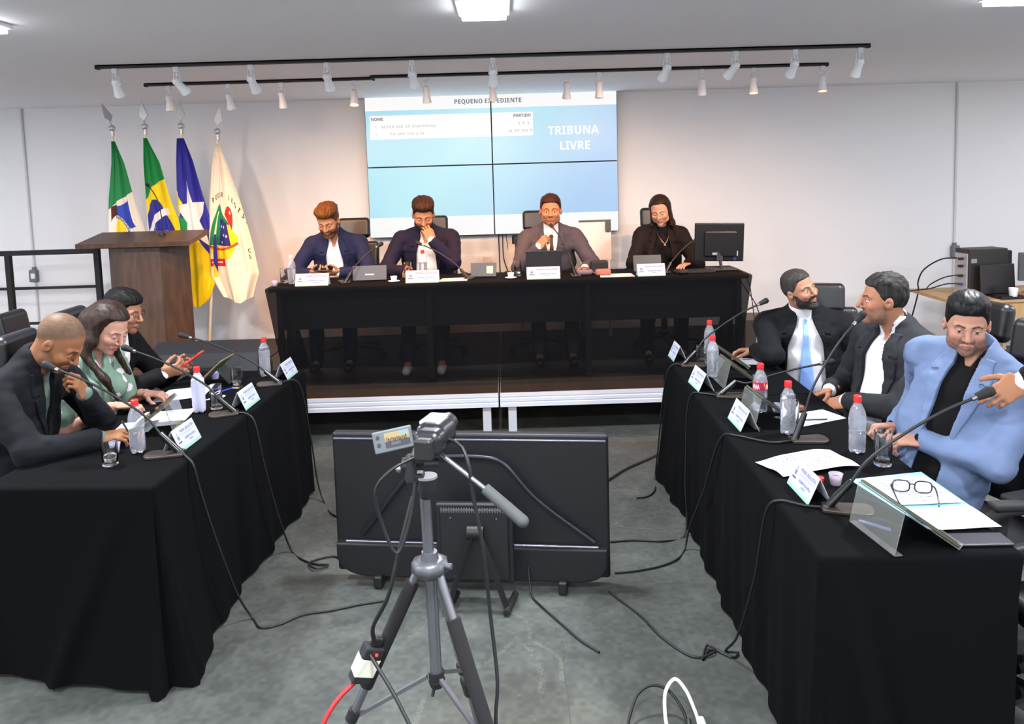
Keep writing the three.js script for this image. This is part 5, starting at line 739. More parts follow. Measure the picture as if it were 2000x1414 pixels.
function faceColor(o) {
  const skin = C3(o.skin), lip = mixc(skin, C3(o.female ? 0xb0424a : 0x8c4a42), o.female ? 0.6 : 0.4), brow = C3(o.brow ?? o.hair.color), stub = C3(o.stubbleColor ?? 0x2a2320), white = C3(0xd9d4d0), iris = C3(0x2a1a12), cheek = mixc(skin, C3(0xc9584a), 0.16), hc = C3(o.hair.color);
  const lid = o.lid ?? 0;                               // 0 open, 1 shut
  return (x, y, z) => {
    const ax = Math.abs(x); let c = skin; const nz = noise3(x * 160, y * 160, z * 160);
    c = mixc(c, cheek, 0.7 * Math.exp(-(Math.pow((ax - 0.045) / 0.02, 2) + Math.pow((y + 0.03) / 0.02, 2))) * (z > 0.03 ? 1 : 0));
    if (o.stubble) { const m = smooth(-0.03, -0.056, y + 0.02 - 0.04 * smooth(0.07, 0.02, z) - (ax < 0.03 && z > 0.07 ? 0.026 : 0)) * smooth(-0.02, 0.01, z) * smooth(-0.14, -0.12, y), mouth = Math.pow(x / 0.026, 2) + Math.pow((y + 0.07) / 0.0135, 2) < 1 ? 0 : 1; c = mixc(c, stub, o.stubble * m * mouth * (0.6 + 0.6 * nz)); }
    if (o.buzz) { const m = smooth(0.0, 0.034, y - 0.046 - Math.max(0, z - 0.03) * 0.9 + Math.max(0, 0.03 - z) * 0.9) ; c = mixc(c, hc, Math.min(1, o.buzz * m * (0.7 + 0.5 * nz))); }
    if (z > 0.055) {
      const sgn = x < 0 ? -1 : 1, ex = x - sgn * 0.0315, g = o.gaze ?? [0, 0], top = 0.0052 * (1 - lid) - 0.003 * lid, ye = y - 0.0003, bow = 1 - Math.pow(ex / 0.0148, 2);
      if (Math.abs(ex) < 0.0148) { const up = top * bow, lo = -0.0052 * bow; if (ye < up && ye > lo) c = Math.hypot(ex - g[0], ye - g[1]) < 0.0058 ? iris : white; else if (ye >= up && ye < up + 0.003) c = mixc(skin, [0.012, 0.009, 0.008], o.female ? 0.95 : 0.8); else if (ye <= lo && ye > lo - 0.002) c = mixc(skin, [0.05, 0.03, 0.025], 0.5); }
      const by = 0.0205 + 0.0035 * smooth(0.01, 0.034, ax) - 0.006 * smooth(0.036, 0.052, ax); if (ax > 0.011 && ax < 0.051 && Math.abs(y - by - 0.002) < (o.browW ?? 0.0042) * (1 - 0.5 * smooth(0.034, 0.052, ax))) c = mixc(c, brow, 0.85);
      if (Math.pow(x / 0.0225, 2) + Math.pow((y + 0.0705) / 0.0095, 2) < 1 && z > 0.07) c = Math.abs(y + 0.0702) < 0.0014 ? mixc(lip, [0.03, 0.01, 0.01], 0.7) : lip;
      if (Math.hypot(ax - 0.008, (y + 0.044) * 1.2) < 0.0042 && z > 0.085) c = mixc(skin, [0.02, 0.01, 0.01], 0.7);
    }
    return c;
  };
}
function handPrims(hd, side, sc) {                       // side +1 left hand, -1 right hand
  const W = V(...hd.w), d = V(...hd.d).normalize(), n0 = V(...hd.n), n = n0.clone().addScaledVector(d, -n0.dot(d)).normalize(), t = d.clone().cross(n).multiplyScalar(-side), P = [];
  const at = (a, b, c) => W.clone().addScaledVector(d, a * sc).addScaledVector(t, b * sc).addScaledVector(n, c * sc);
  P.push(cap(at(-0.03, 0, 0), at(0.02, 0.002, 0), 0.022 * sc, 0.018 * sc, t, 1.35)); P.push(cap(at(0.015, 0.002, 0), at(0.078, 0, -0.002), 0.0165 * sc, 0.0135 * sc, t, 2.7));
  const cu = hd.curl, lens = [0.072, 0.08, 0.074, 0.058], xs = [0.029, 0.0095, -0.0105, -0.029], bs = [0.084, 0.088, 0.085, 0.077];
  for (let i = 0; i < 4; i++) {
    let p = at(bs[i] - 0.012, xs[i], -0.001), ang = 0; const c = Array.isArray(cu) ? cu[i] : cu * (0.9 + i * 0.07), spr = (hd.spread ?? 0.05) * (1.5 - i);
    [[0.012, 0], [0.44, 0.95], [0.31, 1.25], [0.25, 0.85]].forEach(([l, b], k) => { ang += b * c; const L = (k ? l * lens[i] : 0.012) * sc, q = p.clone().addScaledVector(d, Math.cos(ang) * L).addScaledVector(n, Math.sin(ang) * L).addScaledVector(t, spr * L); P.push(cap(p, q, (0.0093 - 0.0009 * k - (i === 3 ? 0.001 : 0)) * sc, (0.0088 - 0.0009 * k - (i === 3 ? 0.001 : 0)) * sc)); p = q; });
  }
  const tc = hd.thumb ?? 0.4; let p = at(0.014, 0.02, 0.004); let dir = d.clone().multiplyScalar(0.62).addScaledVector(t, 0.72 - 0.35 * tc).addScaledVector(n, 0.15 + 0.55 * tc).normalize();
  for (const [L, r] of [[0.042, 0.0125], [0.031, 0.0102], [0.025, 0.009]]) { const q = p.clone().addScaledVector(dir, L * sc); P.push(cap(p, q, r * sc, (r - 0.0012) * sc)); p = q; dir = dir.clone().addScaledVector(t, -0.42 * tc).addScaledVector(n, 0.2 * tc).addScaledVector(d, 0.35).normalize(); }
  return P;
}
const fabric = (hex, rough = 0.85, sheen = 0.3) => mat(hex, rough, { specularIntensity: 0.3, sheen: sheen * 0.5, sheenColor: new THREE.Color(hex).lerp(new THREE.Color(0xffffff), 0.1), sheenRoughness: 0.6 });
function person(o) {
  const HY = 0.9, base = V(...o.base), H = V(...o.H), N = V(...o.N), C = V(...o.C), D = Math.PI / 180, g0 = o.girth ?? 1, sc = o.size ?? 1, hs = o.hs ?? 1;
  const g = thing('person', o.label, 'person', o.base), u = N.clone().sub(H), len = u.length(); u.normalize();
  let f = V(Math.sin(o.yaw * D), 0, Math.cos(o.yaw * D)); f.addScaledVector(u, -f.dot(u)).normalize(); const s = u.clone().cross(f);
  const at = (a, b, c) => H.clone().addScaledVector(u, a * len).addScaledVector(s, b).addScaledVector(f, c);   // along the spine
  const Nat = (a, b, c) => N.clone().addScaledVector(u, a).addScaledVector(s, b).addScaledVector(f, c);
  // head frame
  const fh = V(Math.sin(o.hyaw * D), 0, Math.cos(o.hyaw * D)), pt = o.pitch * D; let hf = fh.clone().multiplyScalar(Math.cos(pt)).addScaledVector(V(0, 1, 0), -Math.sin(pt)), hu = fh.clone().multiplyScalar(Math.sin(pt)).addScaledVector(V(0, 1, 0), Math.cos(pt)), hx = hu.clone().cross(hf);
  if (o.roll) { const r = o.roll * D, a = hu.clone().multiplyScalar(Math.cos(r)).addScaledVector(hx, Math.sin(r)); hu = a; hx = hu.clone().cross(hf); }
  const toHead = (x, y, z) => { x -= C.x; y -= C.y; z -= C.z; return [(x * hx.x + y * hx.y + z * hx.z) / hs, (x * hu.x + y * hu.y + z * hu.z) / (hs * HY), (x * hf.x + y * hf.y + z * hf.z) / hs]; };
  const fromHead = (a, b, c) => C.clone().addScaledVector(hx, a * hs).addScaledVector(hu, b * hs * HY).addScaledVector(hf, c * hs);
  // torso
  const sl = o.slouch ?? 0, fem = o.female, tor = (k) => {
    const P = [cap(at(-0.02, 0, 0), at(0.22, 0, -0.01 * sl), 0.118 * g0 + k, 0.108 * g0 + k, s, 1.42), cap(at(0.2, 0, -0.01 * sl), at(0.5, 0, -0.03 * sl), (fem ? 0.094 : 0.108) * g0 + k, (fem ? 0.098 : 0.113) * g0 + k, s, 1.4),
      cap(at(0.5, 0, -0.03 * sl), at(0.78, 0, -0.03 * sl), (fem ? 0.098 : 0.113) * g0 + k, (fem ? 0.09 : 0.104) * g0 + k, s, fem ? 1.42 : 1.55), cap(at(0.78, 0, -0.03 * sl), Nat(-0.05, 0, -0.01), (fem ? 0.09 : 0.104) * g0 + k, 0.062 + k, s, 1.45)];
    for (const q of [-1, 1]) P.push(cap(Nat(0.0, q * 0.03, -0.012), Nat(-0.052, q * o.shW * 0.86, -0.012), 0.05 + k, 0.05 + k));
    if (o.belly) P.push(cap(at(0.2, 0, 0.045), at(0.36, 0, 0.04), 0.115 * o.belly + k, 0.105 * o.belly + k, s, 1.3));
    if (fem) for (const q of [-1, 1]) P.push(cap(at(0.62, q * 0.07, 0.06), at(0.64, q * 0.075, 0.075), 0.058 * (o.bust ?? 1) + k, 0.056 * (o.bust ?? 1) + k));
    return P;
  };
  // arms
  const arms = [[1, o.L], [-1, o.R]].map(([side, hd]) => {
    const S = Nat(-0.066, side * o.shW, -0.01), Wr = V(...hd.w), E0 = V(...hd.e), dir = Wr.clone().sub(S), dist = dir.length(); dir.normalize(); let a = 0.295 * sc, b = 0.262 * sc; if (dist > (a + b) * 0.995) { const k = dist / (a + b) * 1.006; a *= k; b *= k; }
    const x = (a * a - b * b + dist * dist) / (2 * dist), y = Math.sqrt(Math.max(0, a * a - x * x)), pole = E0.clone().sub(S); pole.addScaledVector(dir, -pole.dot(dir)).normalize(); const E = S.clone().addScaledVector(dir, x).addScaledVector(pole, y);
    return { side, hd, S, E, W: Wr, back: (t) => Wr.clone().lerp(E, t) };
  });
  // legs
  const ly = (o.legYaw ?? o.yaw) * D, lf = V(Math.sin(ly), 0, Math.cos(ly)), ls = V(0, 1, 0).cross(lf), legs = [1, -1].map((q, i) => { const h = H.clone().addScaledVector(ls, q * 0.085).addScaledVector(V(0, 1, 0), -0.01), kn = o.stand ? h.clone().add(V(0, -0.42, 0)).addScaledVector(lf, 0.02) : h.clone().addScaledVector(lf, 0.41).addScaledVector(ls, q * 0.05).add(V(0, -0.015, 0)), an = V(kn.x, base.y + 0.075, kn.z).addScaledVector(lf, o.stand ? -0.02 : (o.feet ?? 0.04)); return { h, kn, an, toe: an.clone().addScaledVector(lf, 0.15).add(V(0, -0.04, 0)) }; });
  const legP = (k) => legs.flatMap(({ h, kn, an }) => [cap(h, kn, 0.082 * g0 + k, 0.058 + k), cap(kn, an, 0.056 + k, 0.04 + k)]);
  const hres = o.hres ?? 0.0034, cres = o.cres ?? 0.009, move = (q) => q.translate(-base.x, -base.y, -base.z);
  // --- the body: torso, limbs, head and hands in one mesh
  const skinC = C3(o.skin), hShape = headShape(o), fc = faceColor(o), neckR = fem ? 0.046 : 0.055 * (o.neck ?? 1);
  const neck = [cap(Nat(-0.05, 0, -0.02), fromHead(0, -0.05, -0.028), neckR * 1.1, neckR)];
  const bodyP = [...tor(-0.012), ...arms.flatMap(({ S, E, W: w, back }) => [cap(S, E, (fem ? 0.042 : 0.05) - 0.004, fem ? 0.036 : 0.042), cap(E, w, fem ? 0.036 : 0.041, 0.025 * sc)]), ...legP(-0.008), ...legs.map(({ an, toe }) => cap(an, toe, 0.035, 0.028)), ...neck];
  const bf = field(bodyP, 0.02), [bmn, bmx] = boundsOf(bodyP, 0.03), flat = () => skinC, pieces = [netMesh(bf, bmn, bmx, o.bare ? 0.009 : 0.015, flat)];
  const nf = field(neck, 0.01), headF = (x, y, z) => { const q = toHead(x, y, z); return smin(hShape(q[0], q[1], q[2]) * hs * 0.93, nf(x, y, z), 0.025); };
  { const r = 0.15 * hs, mn = [C.x - r, Math.min(C.y - r, N.y - 0.02), C.z - r], mx = [C.x + r, C.y + r * 1.02, C.z + r]; for (const [i, k] of [[0, 'x'], [2, 'z']]) { mn[i] = Math.min(mn[i], N[k] - 0.07); mx[i] = Math.max(mx[i], N[k] + 0.07); } pieces.push(netMesh(headF, mn, mx, hres, (x, y, z) => fc(...toHead(x, y, z)))); }
  for (const a of arms) { if (a.hd.hide) continue; const P = handPrims(a.hd, a.side, (o.handSize ?? 1) * sc), hf2 = field(P, 0.006), [mn, mx] = boundsOf(P, 0.006); pieces.push(netMesh(hf2, mn, mx, Math.min(0.0034, hres), (x, y, z) => skinC)); }
  const all = mergeGeometries(pieces.map((q) => { const t = q.index ? q : q; return t; }));
  part(g, 'body', move(all), new THREE.MeshPhysicalMaterial({ vertexColors: true, roughness: 0.55, sheen: 0.15, specularIntensity: 0.4 }));
  // --- clothing
  const rel = (x, y, z) => { x -= N.x; y -= N.y; z -= N.z; return [x * s.x + y * s.y + z * s.z, x * u.x + y * u.y + z * u.z, x * f.x + y * f.y + z * f.z]; };
  const seedN = o.label.length * 7.3, crease = (x, y, z, a) => a * ((noise3(x * 11 + seedN, y * 17, z * 11) - 0.5) + 0.6 * (noise3(x * 26, y * 40 + seedN, z * 26) - 0.5));
  const hemCut = (q) => -(q[1] + len + 0.05);
  if (o.shirt) {
    const sh = o.shirt, P = tor(0.004), nk = [cap(Nat(-0.045, 0, -0.012), Nat(0.0, 0, -0.012).lerp(fromHead(0, -0.06, -0.03), sh.collar ?? 0.42), neckR + 0.022, neckR + 0.011)], tf = field(P, 0.03), cf = field(nk, 0.01);
    const slv = arms.flatMap(({ S, E, W: w, back }) => sh.sleeve === 'short' ? [cap(S, S.clone().lerp(E, 0.8), 0.062, 0.058)] : sh.sleeve === 'full' ? [cap(S, E, 0.058, 0.05), cap(E, back(0.02), 0.05, 0.036)] : [cap(back(0.2), back(0.005), 0.038, 0.0345)]), sf = field(slv, 0.02);
    const vd = sh.open ?? 0.05, F = (x, y, z) => { const q = rel(x, y, z); let d = smin(tf(x, y, z), cf(x, y, z), 0.012); if (Math.abs(d) < 0.03) d += crease(x, y, z, 0.004); const w = Math.max(0.0, 0.01 + (q[1] + vd) * 0.28); if (vd > 0 && q[1] > -vd) d = Math.max(d, -Math.max(Math.abs(q[0]) - w, -q[2] - 0.01)); d = Math.max(d, hemCut(q)); let e = sf(x, y, z); if (Math.abs(e) < 0.03) e += crease(x, y, z, 0.005); return sh.sleeve ? smin(d, e, 0.02) : Math.min(d, e); };
    const [mn, mx] = boundsOf([...P, ...nk, ...slv], 0.015); const sg = netMesh(F, mn, mx, sh.res ?? cres, sh.paint ? (x, y, z) => sh.paint(rel(x, y, z)) : null);
    part(g, sh.name ?? 'shirt', move(sg), sh.paint ? mat(0xffffff, 0.8, { vertexColors: true }) : fabric(sh.color, 0.85));
  }
  if (o.tie) { const tf = field(tor(0.011), 0.03), F = (x, y, z) => { const q = rel(x, y, z), w = 0.014 + 0.03 * smooth(-0.06, -0.42, q[1]); let d = tf(x, y, z); const kn = sp(q[0], (q[1] + 0.028), q[2] - neckR - 0.012, 0.019); d = Math.max(d, Math.abs(q[0]) - w, q[1] + 0.03, -(q[1] + (o.tie.len ?? 0.46)), -q[2]); return Math.min(d, kn); }; const [mn, mx] = boundsOf(tor(0.02), 0.02); part(g, 'tie', move(netMesh(F, mn, mx, 0.006)), fabric(o.tie.color, 0.6)); }
  if (o.jacket) {
    const j = o.jacket, P = tor(0.016), slv = arms.flatMap(({ S, E, back }) => [cap(S, E, j.slim ? 0.063 : 0.07, j.slim ? 0.053 : 0.06), cap(E, back(0.1), j.slim ? 0.053 : 0.06, 0.046)]), col = [cap(Nat(-0.06, 0, -0.02), Nat(0.0, 0, -0.018).lerp(fromHead(0, -0.06, -0.03), j.collar ?? 0.25), neckR + 0.036, neckR + 0.022)], tf = field([...P, ...col], 0.035), sf = field(slv, 0.025);
    const bt = j.button ?? 0.36, w0 = j.width ?? 0.055, F = (x, y, z) => {
      const q = rel(x, y, z), ax = Math.abs(q[0]); let d = tf(x, y, z), cr = 0; const sv = sf(x, y, z); if (Math.min(Math.abs(d), Math.abs(sv)) < 0.05) cr = crease(x, y, z, 0.011 * (j.crease ?? 1)); d += cr;
      const t = Math.min(1, Math.max(0, -q[1] / bt)), w = j.straight ? (0.042 + (w0 - 0.042) * smooth(0.0, -0.16, q[1])) + (j.flare ?? 0.02) * t : w0 * (1 - t) + (q[1] < -bt ? (-q[1] - bt) * 0.35 : 0.0) + 0.002;
      if (q[2] > -0.03) { const band = j.straight ? 0.05 * (1 - 0.7 * t) : 0.085 * (1 - t) * smooth(0.02, -0.07, q[1]), inB = smooth(w + band + 0.004, w + band - 0.002, ax) * (q[1] < 0.01 && q[1] > -bt ? 1 : 0), notch = Math.abs(q[1] + 0.085 - (ax - w) * 0.5) < 0.007 && ax - w > 0.03 ? 0 : 1;  d = Math.max(d, -Math.max(ax - w, -q[2] - 0.0)); }
      return smin(Math.max(d, hemCut(q)), sv + cr, 0.03);
    };
    const [mn, mx] = boundsOf([...P, ...slv, ...col], 0.025); const jm = fabric(j.color, 0.8), jk = part(g, j.name ?? 'jacket', move(netMesh(F, mn, mx, cres)), jm), lb = Math.min(bt, 0.36);
    for (const sd of [1, -1]) {
      const LF = (x, y, z) => { const q = rel(x, y, z), xs = sd * q[0]; if (q[2] < -0.02 || q[1] > 0.03 || q[1] < -lb - 0.03) return 0.05; let d = tf(x, y, z); if (Math.abs(d) < 0.04) d += crease(x, y, z, 0.011); const t = Math.min(1, Math.max(0, -q[1] / bt)), w = j.straight ? (0.042 + (w0 - 0.042) * smooth(0.0, -0.16, q[1])) + (j.flare ?? 0.02) * t : w0 * (1 - t) + 0.002, tl = Math.min(1, Math.max(0, -q[1] / lb)), band = 0.078 * (1 - tl) * (0.55 + 0.45 * smooth(0.0, -0.09, q[1])) + 0.004; let m = Math.max(w - 0.002 - xs, xs - w - band, q[1] - 0.01, -(q[1] + lb), -q[2]); const nq = q[1] + 0.075 + (xs - w) * 0.35; m = Math.max(m, -Math.max(Math.abs(nq) - 0.006, w + 0.03 - xs)); return Math.max(d - 0.0085, m); };
      const c0 = Nat(0.02, sd * 0.005, 0.0), c1 = Nat(-lb - 0.02, sd * 0.15, 0.24), bx = [c0, c1, Nat(0.02, sd * 0.15, 0.24), Nat(-lb, sd * 0.0, 0.0), Nat(0.02, sd * 0.15, 0), Nat(-lb, sd * 0.15, 0), Nat(0.02, 0, 0.24), Nat(-lb, 0, 0.24)]; const a = [0, 1, 2].map((i) => Math.min(...bx.map((v) => v.getComponent(i)))), b = [0, 1, 2].map((i) => Math.max(...bx.map((v) => v.getComponent(i))));
      const lg = netMesh(LF, a, b, Math.max(0.0045, cres * 0.62)); if (lg.attributes.position.count > 8) part(jk, 'lapel', move(lg), jm);
    }
  }
  { const P = [...legP(0.012), cap(at(-0.03, 0, 0), at(0.08, 0, 0), 0.122 * g0, 0.116 * g0, s, 1.42)], tf = field(P, 0.03), [mn, mx] = boundsOf(P, 0.02); part(g, 'trousers', move(netMesh((x, y, z) => Math.max(tf(x, y, z) + crease(x, y, z, 0.008), base.y + 0.04 - y), mn, mx, 0.014)), fabric(o.trousers ?? 0x15161a, 0.85));
    for (const { an, toe } of legs) { const P2 = [cap(an.clone().add(V(0, -0.03, 0)).addScaledVector(lf, -0.03), toe.clone().add(V(0, 0.008, 0)), 0.038, 0.034)], sf = field(P2, 0.01), [a, b] = boundsOf(P2, 0.02); part(g, 'shoe', move(netMesh((x, y, z) => Math.max(sf(x, y, z), base.y + 0.003 - y), a, b, 0.01)), mat(o.shoes ?? 0x0e0d0d, 0.4)); } }
  // --- hair and beard
  const hr = o.hair, hC = C3(hr.color), hl = hr.line ?? 0;
  if (hr.style !== 'buzz') {
    const ext = (hr.locks ?? []).map(([a, b, ra, rb, q]) => cap(a.length === 3 ? fromHead(...a) : V(...a.slice(1)), b.length === 3 ? fromHead(...b) : V(...b.slice(1)), ra, rb, q ? (q < 0 ? hf : hx) : null, Math.abs(q ?? 1))), ef = ext.length ? field(ext, 0.025) : null, top = hr.top ?? 0.02, sideT = hr.side ?? 0.006, amp = hr.rough ?? 0.006;
    const zf = (y, ax) => { const K = [[-0.09, -0.045], [-0.03, -0.018], [-0.024, 0.012], [0.012, 0.026], [0.045, 0.042], [0.066 + hl, 0.056], [0.082 + hl, 0.12]]; if (y <= K[0][0]) return -0.045; for (let i = 1; i < K.length; i++) if (y < K[i][0]) { const t = (y - K[i - 1][0]) / (K[i][0] - K[i - 1][0]); return K[i - 1][1] + (K[i][1] - K[i - 1][1]) * t; } return 0.2; };
    const F = (x, y, z) => {
      const q = toHead(x, y, z), ax = Math.abs(q[0]), up = smooth(hr.locks ? 0.03 : 0.045, 0.125, q[1]), fr = smooth(-0.02, 0.07, q[2]), part0 = hr.part ? hr.part * q[0] * 0.25 : 0;
            let d = skull(q[0], q[1], q[2]); const sk = d, st = d < 0.06 && d > -0.02 ? noise3(q[0] * 110 + seedN, q[1] * 40, q[2] * 26) - 0.5 + 0.7 * (noise3(q[0] * 240, q[1] * 60, q[2] * 50) - 0.5) : 0; const wob = 0.006 * (noise3(q[0] * 60, q[1] * 60, 3 + seedN) - 0.5), bang = hr.fringe ?? 0, hz = q[2] - zf(q[1] - wob + bang, ax), eg = hr.quiff ? 0.6 : 0.25, taper = eg + (1 - eg) * smooth(0.004, -0.03, hz);
      d = sk - (sideT + (top - sideT) * up * (1 + (hr.quiff ?? 0) * fr) + part0 * up) * taper - amp * st * (0.3 + 0.7 * up); d = smax(d, hz * 0.75, 0.005); d = smax(d, -0.088 + (hr.nape ?? 0) - q[1], 0.006); d *= hs;
      if (ef) { const e = ef(x, y, z) - 0.0045 * (noise3(x * 150, y * 5, z * 150) - 0.5); d = smin(d, e, 0.02); }
      return d;
    };
    const r = 0.16 * hs, mn = [C.x - r, C.y - r, C.z - r], mx = [C.x + r, C.y + r, C.z + r]; if (ext.length) { const [a, b] = boundsOf(ext, 0.015); for (let i = 0; i < 3; i++) { mn[i] = Math.min(mn[i], a[i]); mx[i] = Math.max(mx[i], b[i]); } }
    const tip = C3(hr.tip ?? hr.color); part(g, 'hair', move(netMesh(F, mn, mx, hres, (x, y, z) => mixc(hC, tip, Math.min(1, 1.4 * noise3(x * 130, y * 9, z * 130) * (hr.tip ? 1 : 0))))), new THREE.MeshPhysicalMaterial({ vertexColors: true, roughness: hr.gloss ?? 0.62, specularIntensity: 0.4 }));
  }
  if (o.beard) {
    const b = o.beard, cB = C3(b.color), F = (x, y, z) => {
      const q = toHead(x, y, z), ax = Math.abs(q[0]), n = noise3(q[0] * 170, q[1] * 170, q[2] * 170) - 0.5; let d = hShape(...q) - (b.thick ?? 0.003) - 0.003 * n - (b.chin ?? 0) * smooth(-0.085, -0.12, q[1]) * smooth(0.01, 0.06, q[2]);
      const cheek = q[1] - (-0.012 - 0.048 * smooth(0.015, 0.068, q[2]) + 0.004 * n), mouth = 0.0105 * (1 - Math.hypot(q[0] / 0.0255, (q[1] + 0.0715) / 0.0125)), stache = Math.max(Math.abs(q[1] + 0.0555) - 0.0075, ax - 0.032, 0.06 - q[2]), under = -0.133 - q[1], back = 0.012 - q[2] - 0.0; let m = Math.max(cheek, under, back); m = Math.min(m, b.noStache ? 1 : stache); m = Math.max(m, mouth);
      if (q[1] > -0.05 && ax < 0.045 && q[2] > 0.055) m = Math.max(m, q[1] + 0.0475); return smax(d, m, 0.003) * hs;
    };
    const r = 0.14 * hs; part(g, 'beard', move(netMesh(F, [C.x - r, C.y - r, C.z - r], [C.x + r, C.y + r, C.z + r], hres, (x, y, z) => mixc(cB, C3(b.tip ?? b.color), b.tip ? noise3(x * 300, y * 300, z * 300) : 0))), new THREE.MeshPhysicalMaterial({ vertexColors: true, roughness: 0.75 }));
  }
  g.userData.frame = undefined; delete g.userData.frame;
  return { g, fromHead, rel, Nat, arms };
}
const TAN = 0xb07d5c, FAIR = 0xc9977a;
const chairBy = (H, yaw, y, label, back = 0.02, high = 1, recline = 0.16) => { const D = Math.PI / 180; officeChair([H[0] - Math.sin(yaw * D) * back, y, H[2] - Math.cos(yaw * D) * back], yaw * D, label, high, recline); };
// --- on the stage
person({ label: 'man in navy suit and open white shirt looking down at his phone', base: [-1.42, HP, -7.0], H: [-1.42, 0.86, -7.0], N: [-1.425, 1.375, -6.83], C: [-1.447, 1.522, -6.715], yaw: 0, hyaw: -8, pitch: 30, hs: 1.07, shW: 0.2, skin: 0xa97a5e, lid: 0.9, stubble: 0.3, stubbleColor: 0x6b3d1c, hres: 0.004, cres: 0.011,
  R: { w: [-1.57, 1.105, -6.6], e: [-1.75, 1.08, -6.75], d: [0.75, 0.05, 0.55], n: [0.4, 0.75, -0.3], curl: 0.75 }, L: { w: [-1.355, 1.105, -6.6], e: [-1.1, 1.08, -6.72], d: [-0.75, 0.05, 0.55], n: [-0.4, 0.75, -0.3], curl: 0.75 },
  hair: { color: 0x37200f, tip: 0x5f3c1a, top: 0.03, side: 0.006, quiff: 0.4, rough: 0.009 }, brow: 0x4a2a14, beard: { color: 0x4a2812, thick: 0.003, chin: 0.012 }, shirt: { color: 0xf0eff2, open: 0.06 }, jacket: { color: 0x1d2444, button: 0.5, width: 0.075, straight: true, flare: -0.01 }, trousers: 0x1b2244 });
chairBy([-1.36, 0, -7.02], 0, HP, 'high backed black office chair of the man with the phone', 0.03, 1);
person({ label: 'man in dark navy suit resting his hand on his nose', base: [-0.665, HP, -7.0], H: [-0.665, 0.86, -7.0], N: [-0.665, 1.395, -6.84], C: [-0.668, 1.545, -6.72], yaw: 0, hyaw: 5, pitch: 26, hs: 1.08, shW: 0.215, girth: 1.08, skin: 0xa4755a, lid: 0.95, stubble: 0.5, hres: 0.004, cres: 0.011,
  R: { w: [-0.81, 1.105, -6.56], e: [-0.98, 1.08, -6.7], d: [-0.05, -0.1, 1], n: [0.9, -0.3, 0], curl: 0.55, thumb: 0.5 }, L: { w: [-0.6, 1.348, -6.588], e: [-0.4, 1.06, -6.55], d: [-0.4, 0.88, -0.12], n: [-0.35, 0.0, -1], curl: 0.62, thumb: 0.6 },
  hair: { color: 0x2c1a15, top: 0.03, side: 0.005, quiff: 0.3, rough: 0.008 }, beard: { color: 0x2a1a14, thick: 0.0018 }, shirt: { color: 0xf2eff0, open: 0.07 }, jacket: { color: 0x1c1c32, button: 0.45, width: 0.07, straight: true, flare: 0.03 }, trousers: 0x1b1b30, shoes: 0xe4e4e6, feet: 0.2 });
chairBy([-0.66, 0, -7.02], 0, HP, 'black office chair behind the man touching his nose', 0.03, 1);
person({ label: 'man in grey suit speaking into a microphone he holds', base: [0.38, HP, -6.98], H: [0.38, 0.86, -6.98], N: [0.376, 1.38, -6.82], C: [0.376, 1.548, -6.755], yaw: 0, hyaw: -4, pitch: 3, hs: 1.08, shW: 0.205, girth: 1.05, skin: 0xa9785d, stubble: 0.3, open: 0.003, hres: 0.004, cres: 0.011,
  R: { w: [0.262, 1.268, -6.58], e: [0.08, 1.06, -6.68], d: [0.62, 0.72, 0.1], n: [0.45, -0.45, -0.7], curl: 1.05, thumb: 0.7 }, L: { w: [0.62, 1.1, -6.46], e: [0.72, 1.08, -6.7], d: [-0.4, -0.12, 0.9], n: [0, -1, 0], curl: 0.3 },
  hair: { color: 0x2c1712, top: 0.016, side: 0.006, rough: 0.005, line: 0.004 }, shirt: { color: 0xf1eff0, open: 0 }, tie: { color: 0x4a3a3a, len: 0.5 }, jacket: { color: 0x46444f, button: 0.34, width: 0.06 }, trousers: 0x45424c });
chairBy([0.3, 0, -7.02], 0, HP, 'black office chair behind the speaking man in grey', 0.03, 1.03);
person({ label: 'woman in black blazer with long brown hair looking down', base: [1.3, HP, -6.98], H: [1.31, 0.86, -6.98], N: [1.305, 1.365, -6.83], C: [1.278, 1.522, -6.75], yaw: -6, hyaw: -20, pitch: 20, roll: -4, hs: 1.0, shW: 0.165, female: true, size: 0.93, skin: 0xba8d75, lid: 0.85, browW: 0.003, hres: 0.004, cres: 0.01,
  R: { w: [1.17, 1.1, -6.52], e: [1.06, 1.08, -6.7], d: [0.35, -0.1, 0.9], n: [0, -1, 0], curl: 0.35 }, L: { w: [1.46, 1.1, -6.55], e: [1.56, 1.1, -6.75], d: [-0.72, -0.16, 0.6], n: [0.1, -1, 0], curl: 0.4 },
  hair: { color: 0x180e0a, tip: 0x2a1a12, top: 0.016, side: 0.012, rough: 0.003, fringe: -0.022, gloss: 0.5, locks: [[[0.066, 0.045, -0.015], [0.08, -0.14, -0.02], 0.019, 0.02, -2], [[-0.066, 0.045, -0.015], [-0.075, -0.14, -0.01], 0.019, 0.02, -2], [[0, 0.0, -0.08], [0.0, -0.16, -0.08], 0.07, 0.07], [[0.08, -0.14, -0.02], [0.1, -0.25, -0.01], 0.02, 0.012, -1.8], [[-0.075, -0.14, -0.01], [-0.09, -0.24, 0.01], 0.02, 0.012, -1.8]] },
  shirt: { color: 0x141215, name: 'blouse', open: 0, collar: 0.05 }, jacket: { color: 0x1b1517, name: 'blazer', button: 0.4, width: 0.07, straight: true, flare: 0.02 }, trousers: 0x121214 });
{ const n = thing('necklace', 'gold necklace with a small pendant on the woman in black', 'necklace', [1.3, 1.3, -6.72]); part(n, 'chain', tube([[-0.05, 0.05, -0.06], [-0.035, 0.0, 0.012], [0.0, -0.045, 0.04], [0.035, 0.0, 0.012], [0.05, 0.05, -0.06]], 0.0028, 40, 6), M.brass); part(n, 'pendant', ball(0.012, 0, -0.06, 0.044, 12).scale(1, 1, 1), M.brass); }
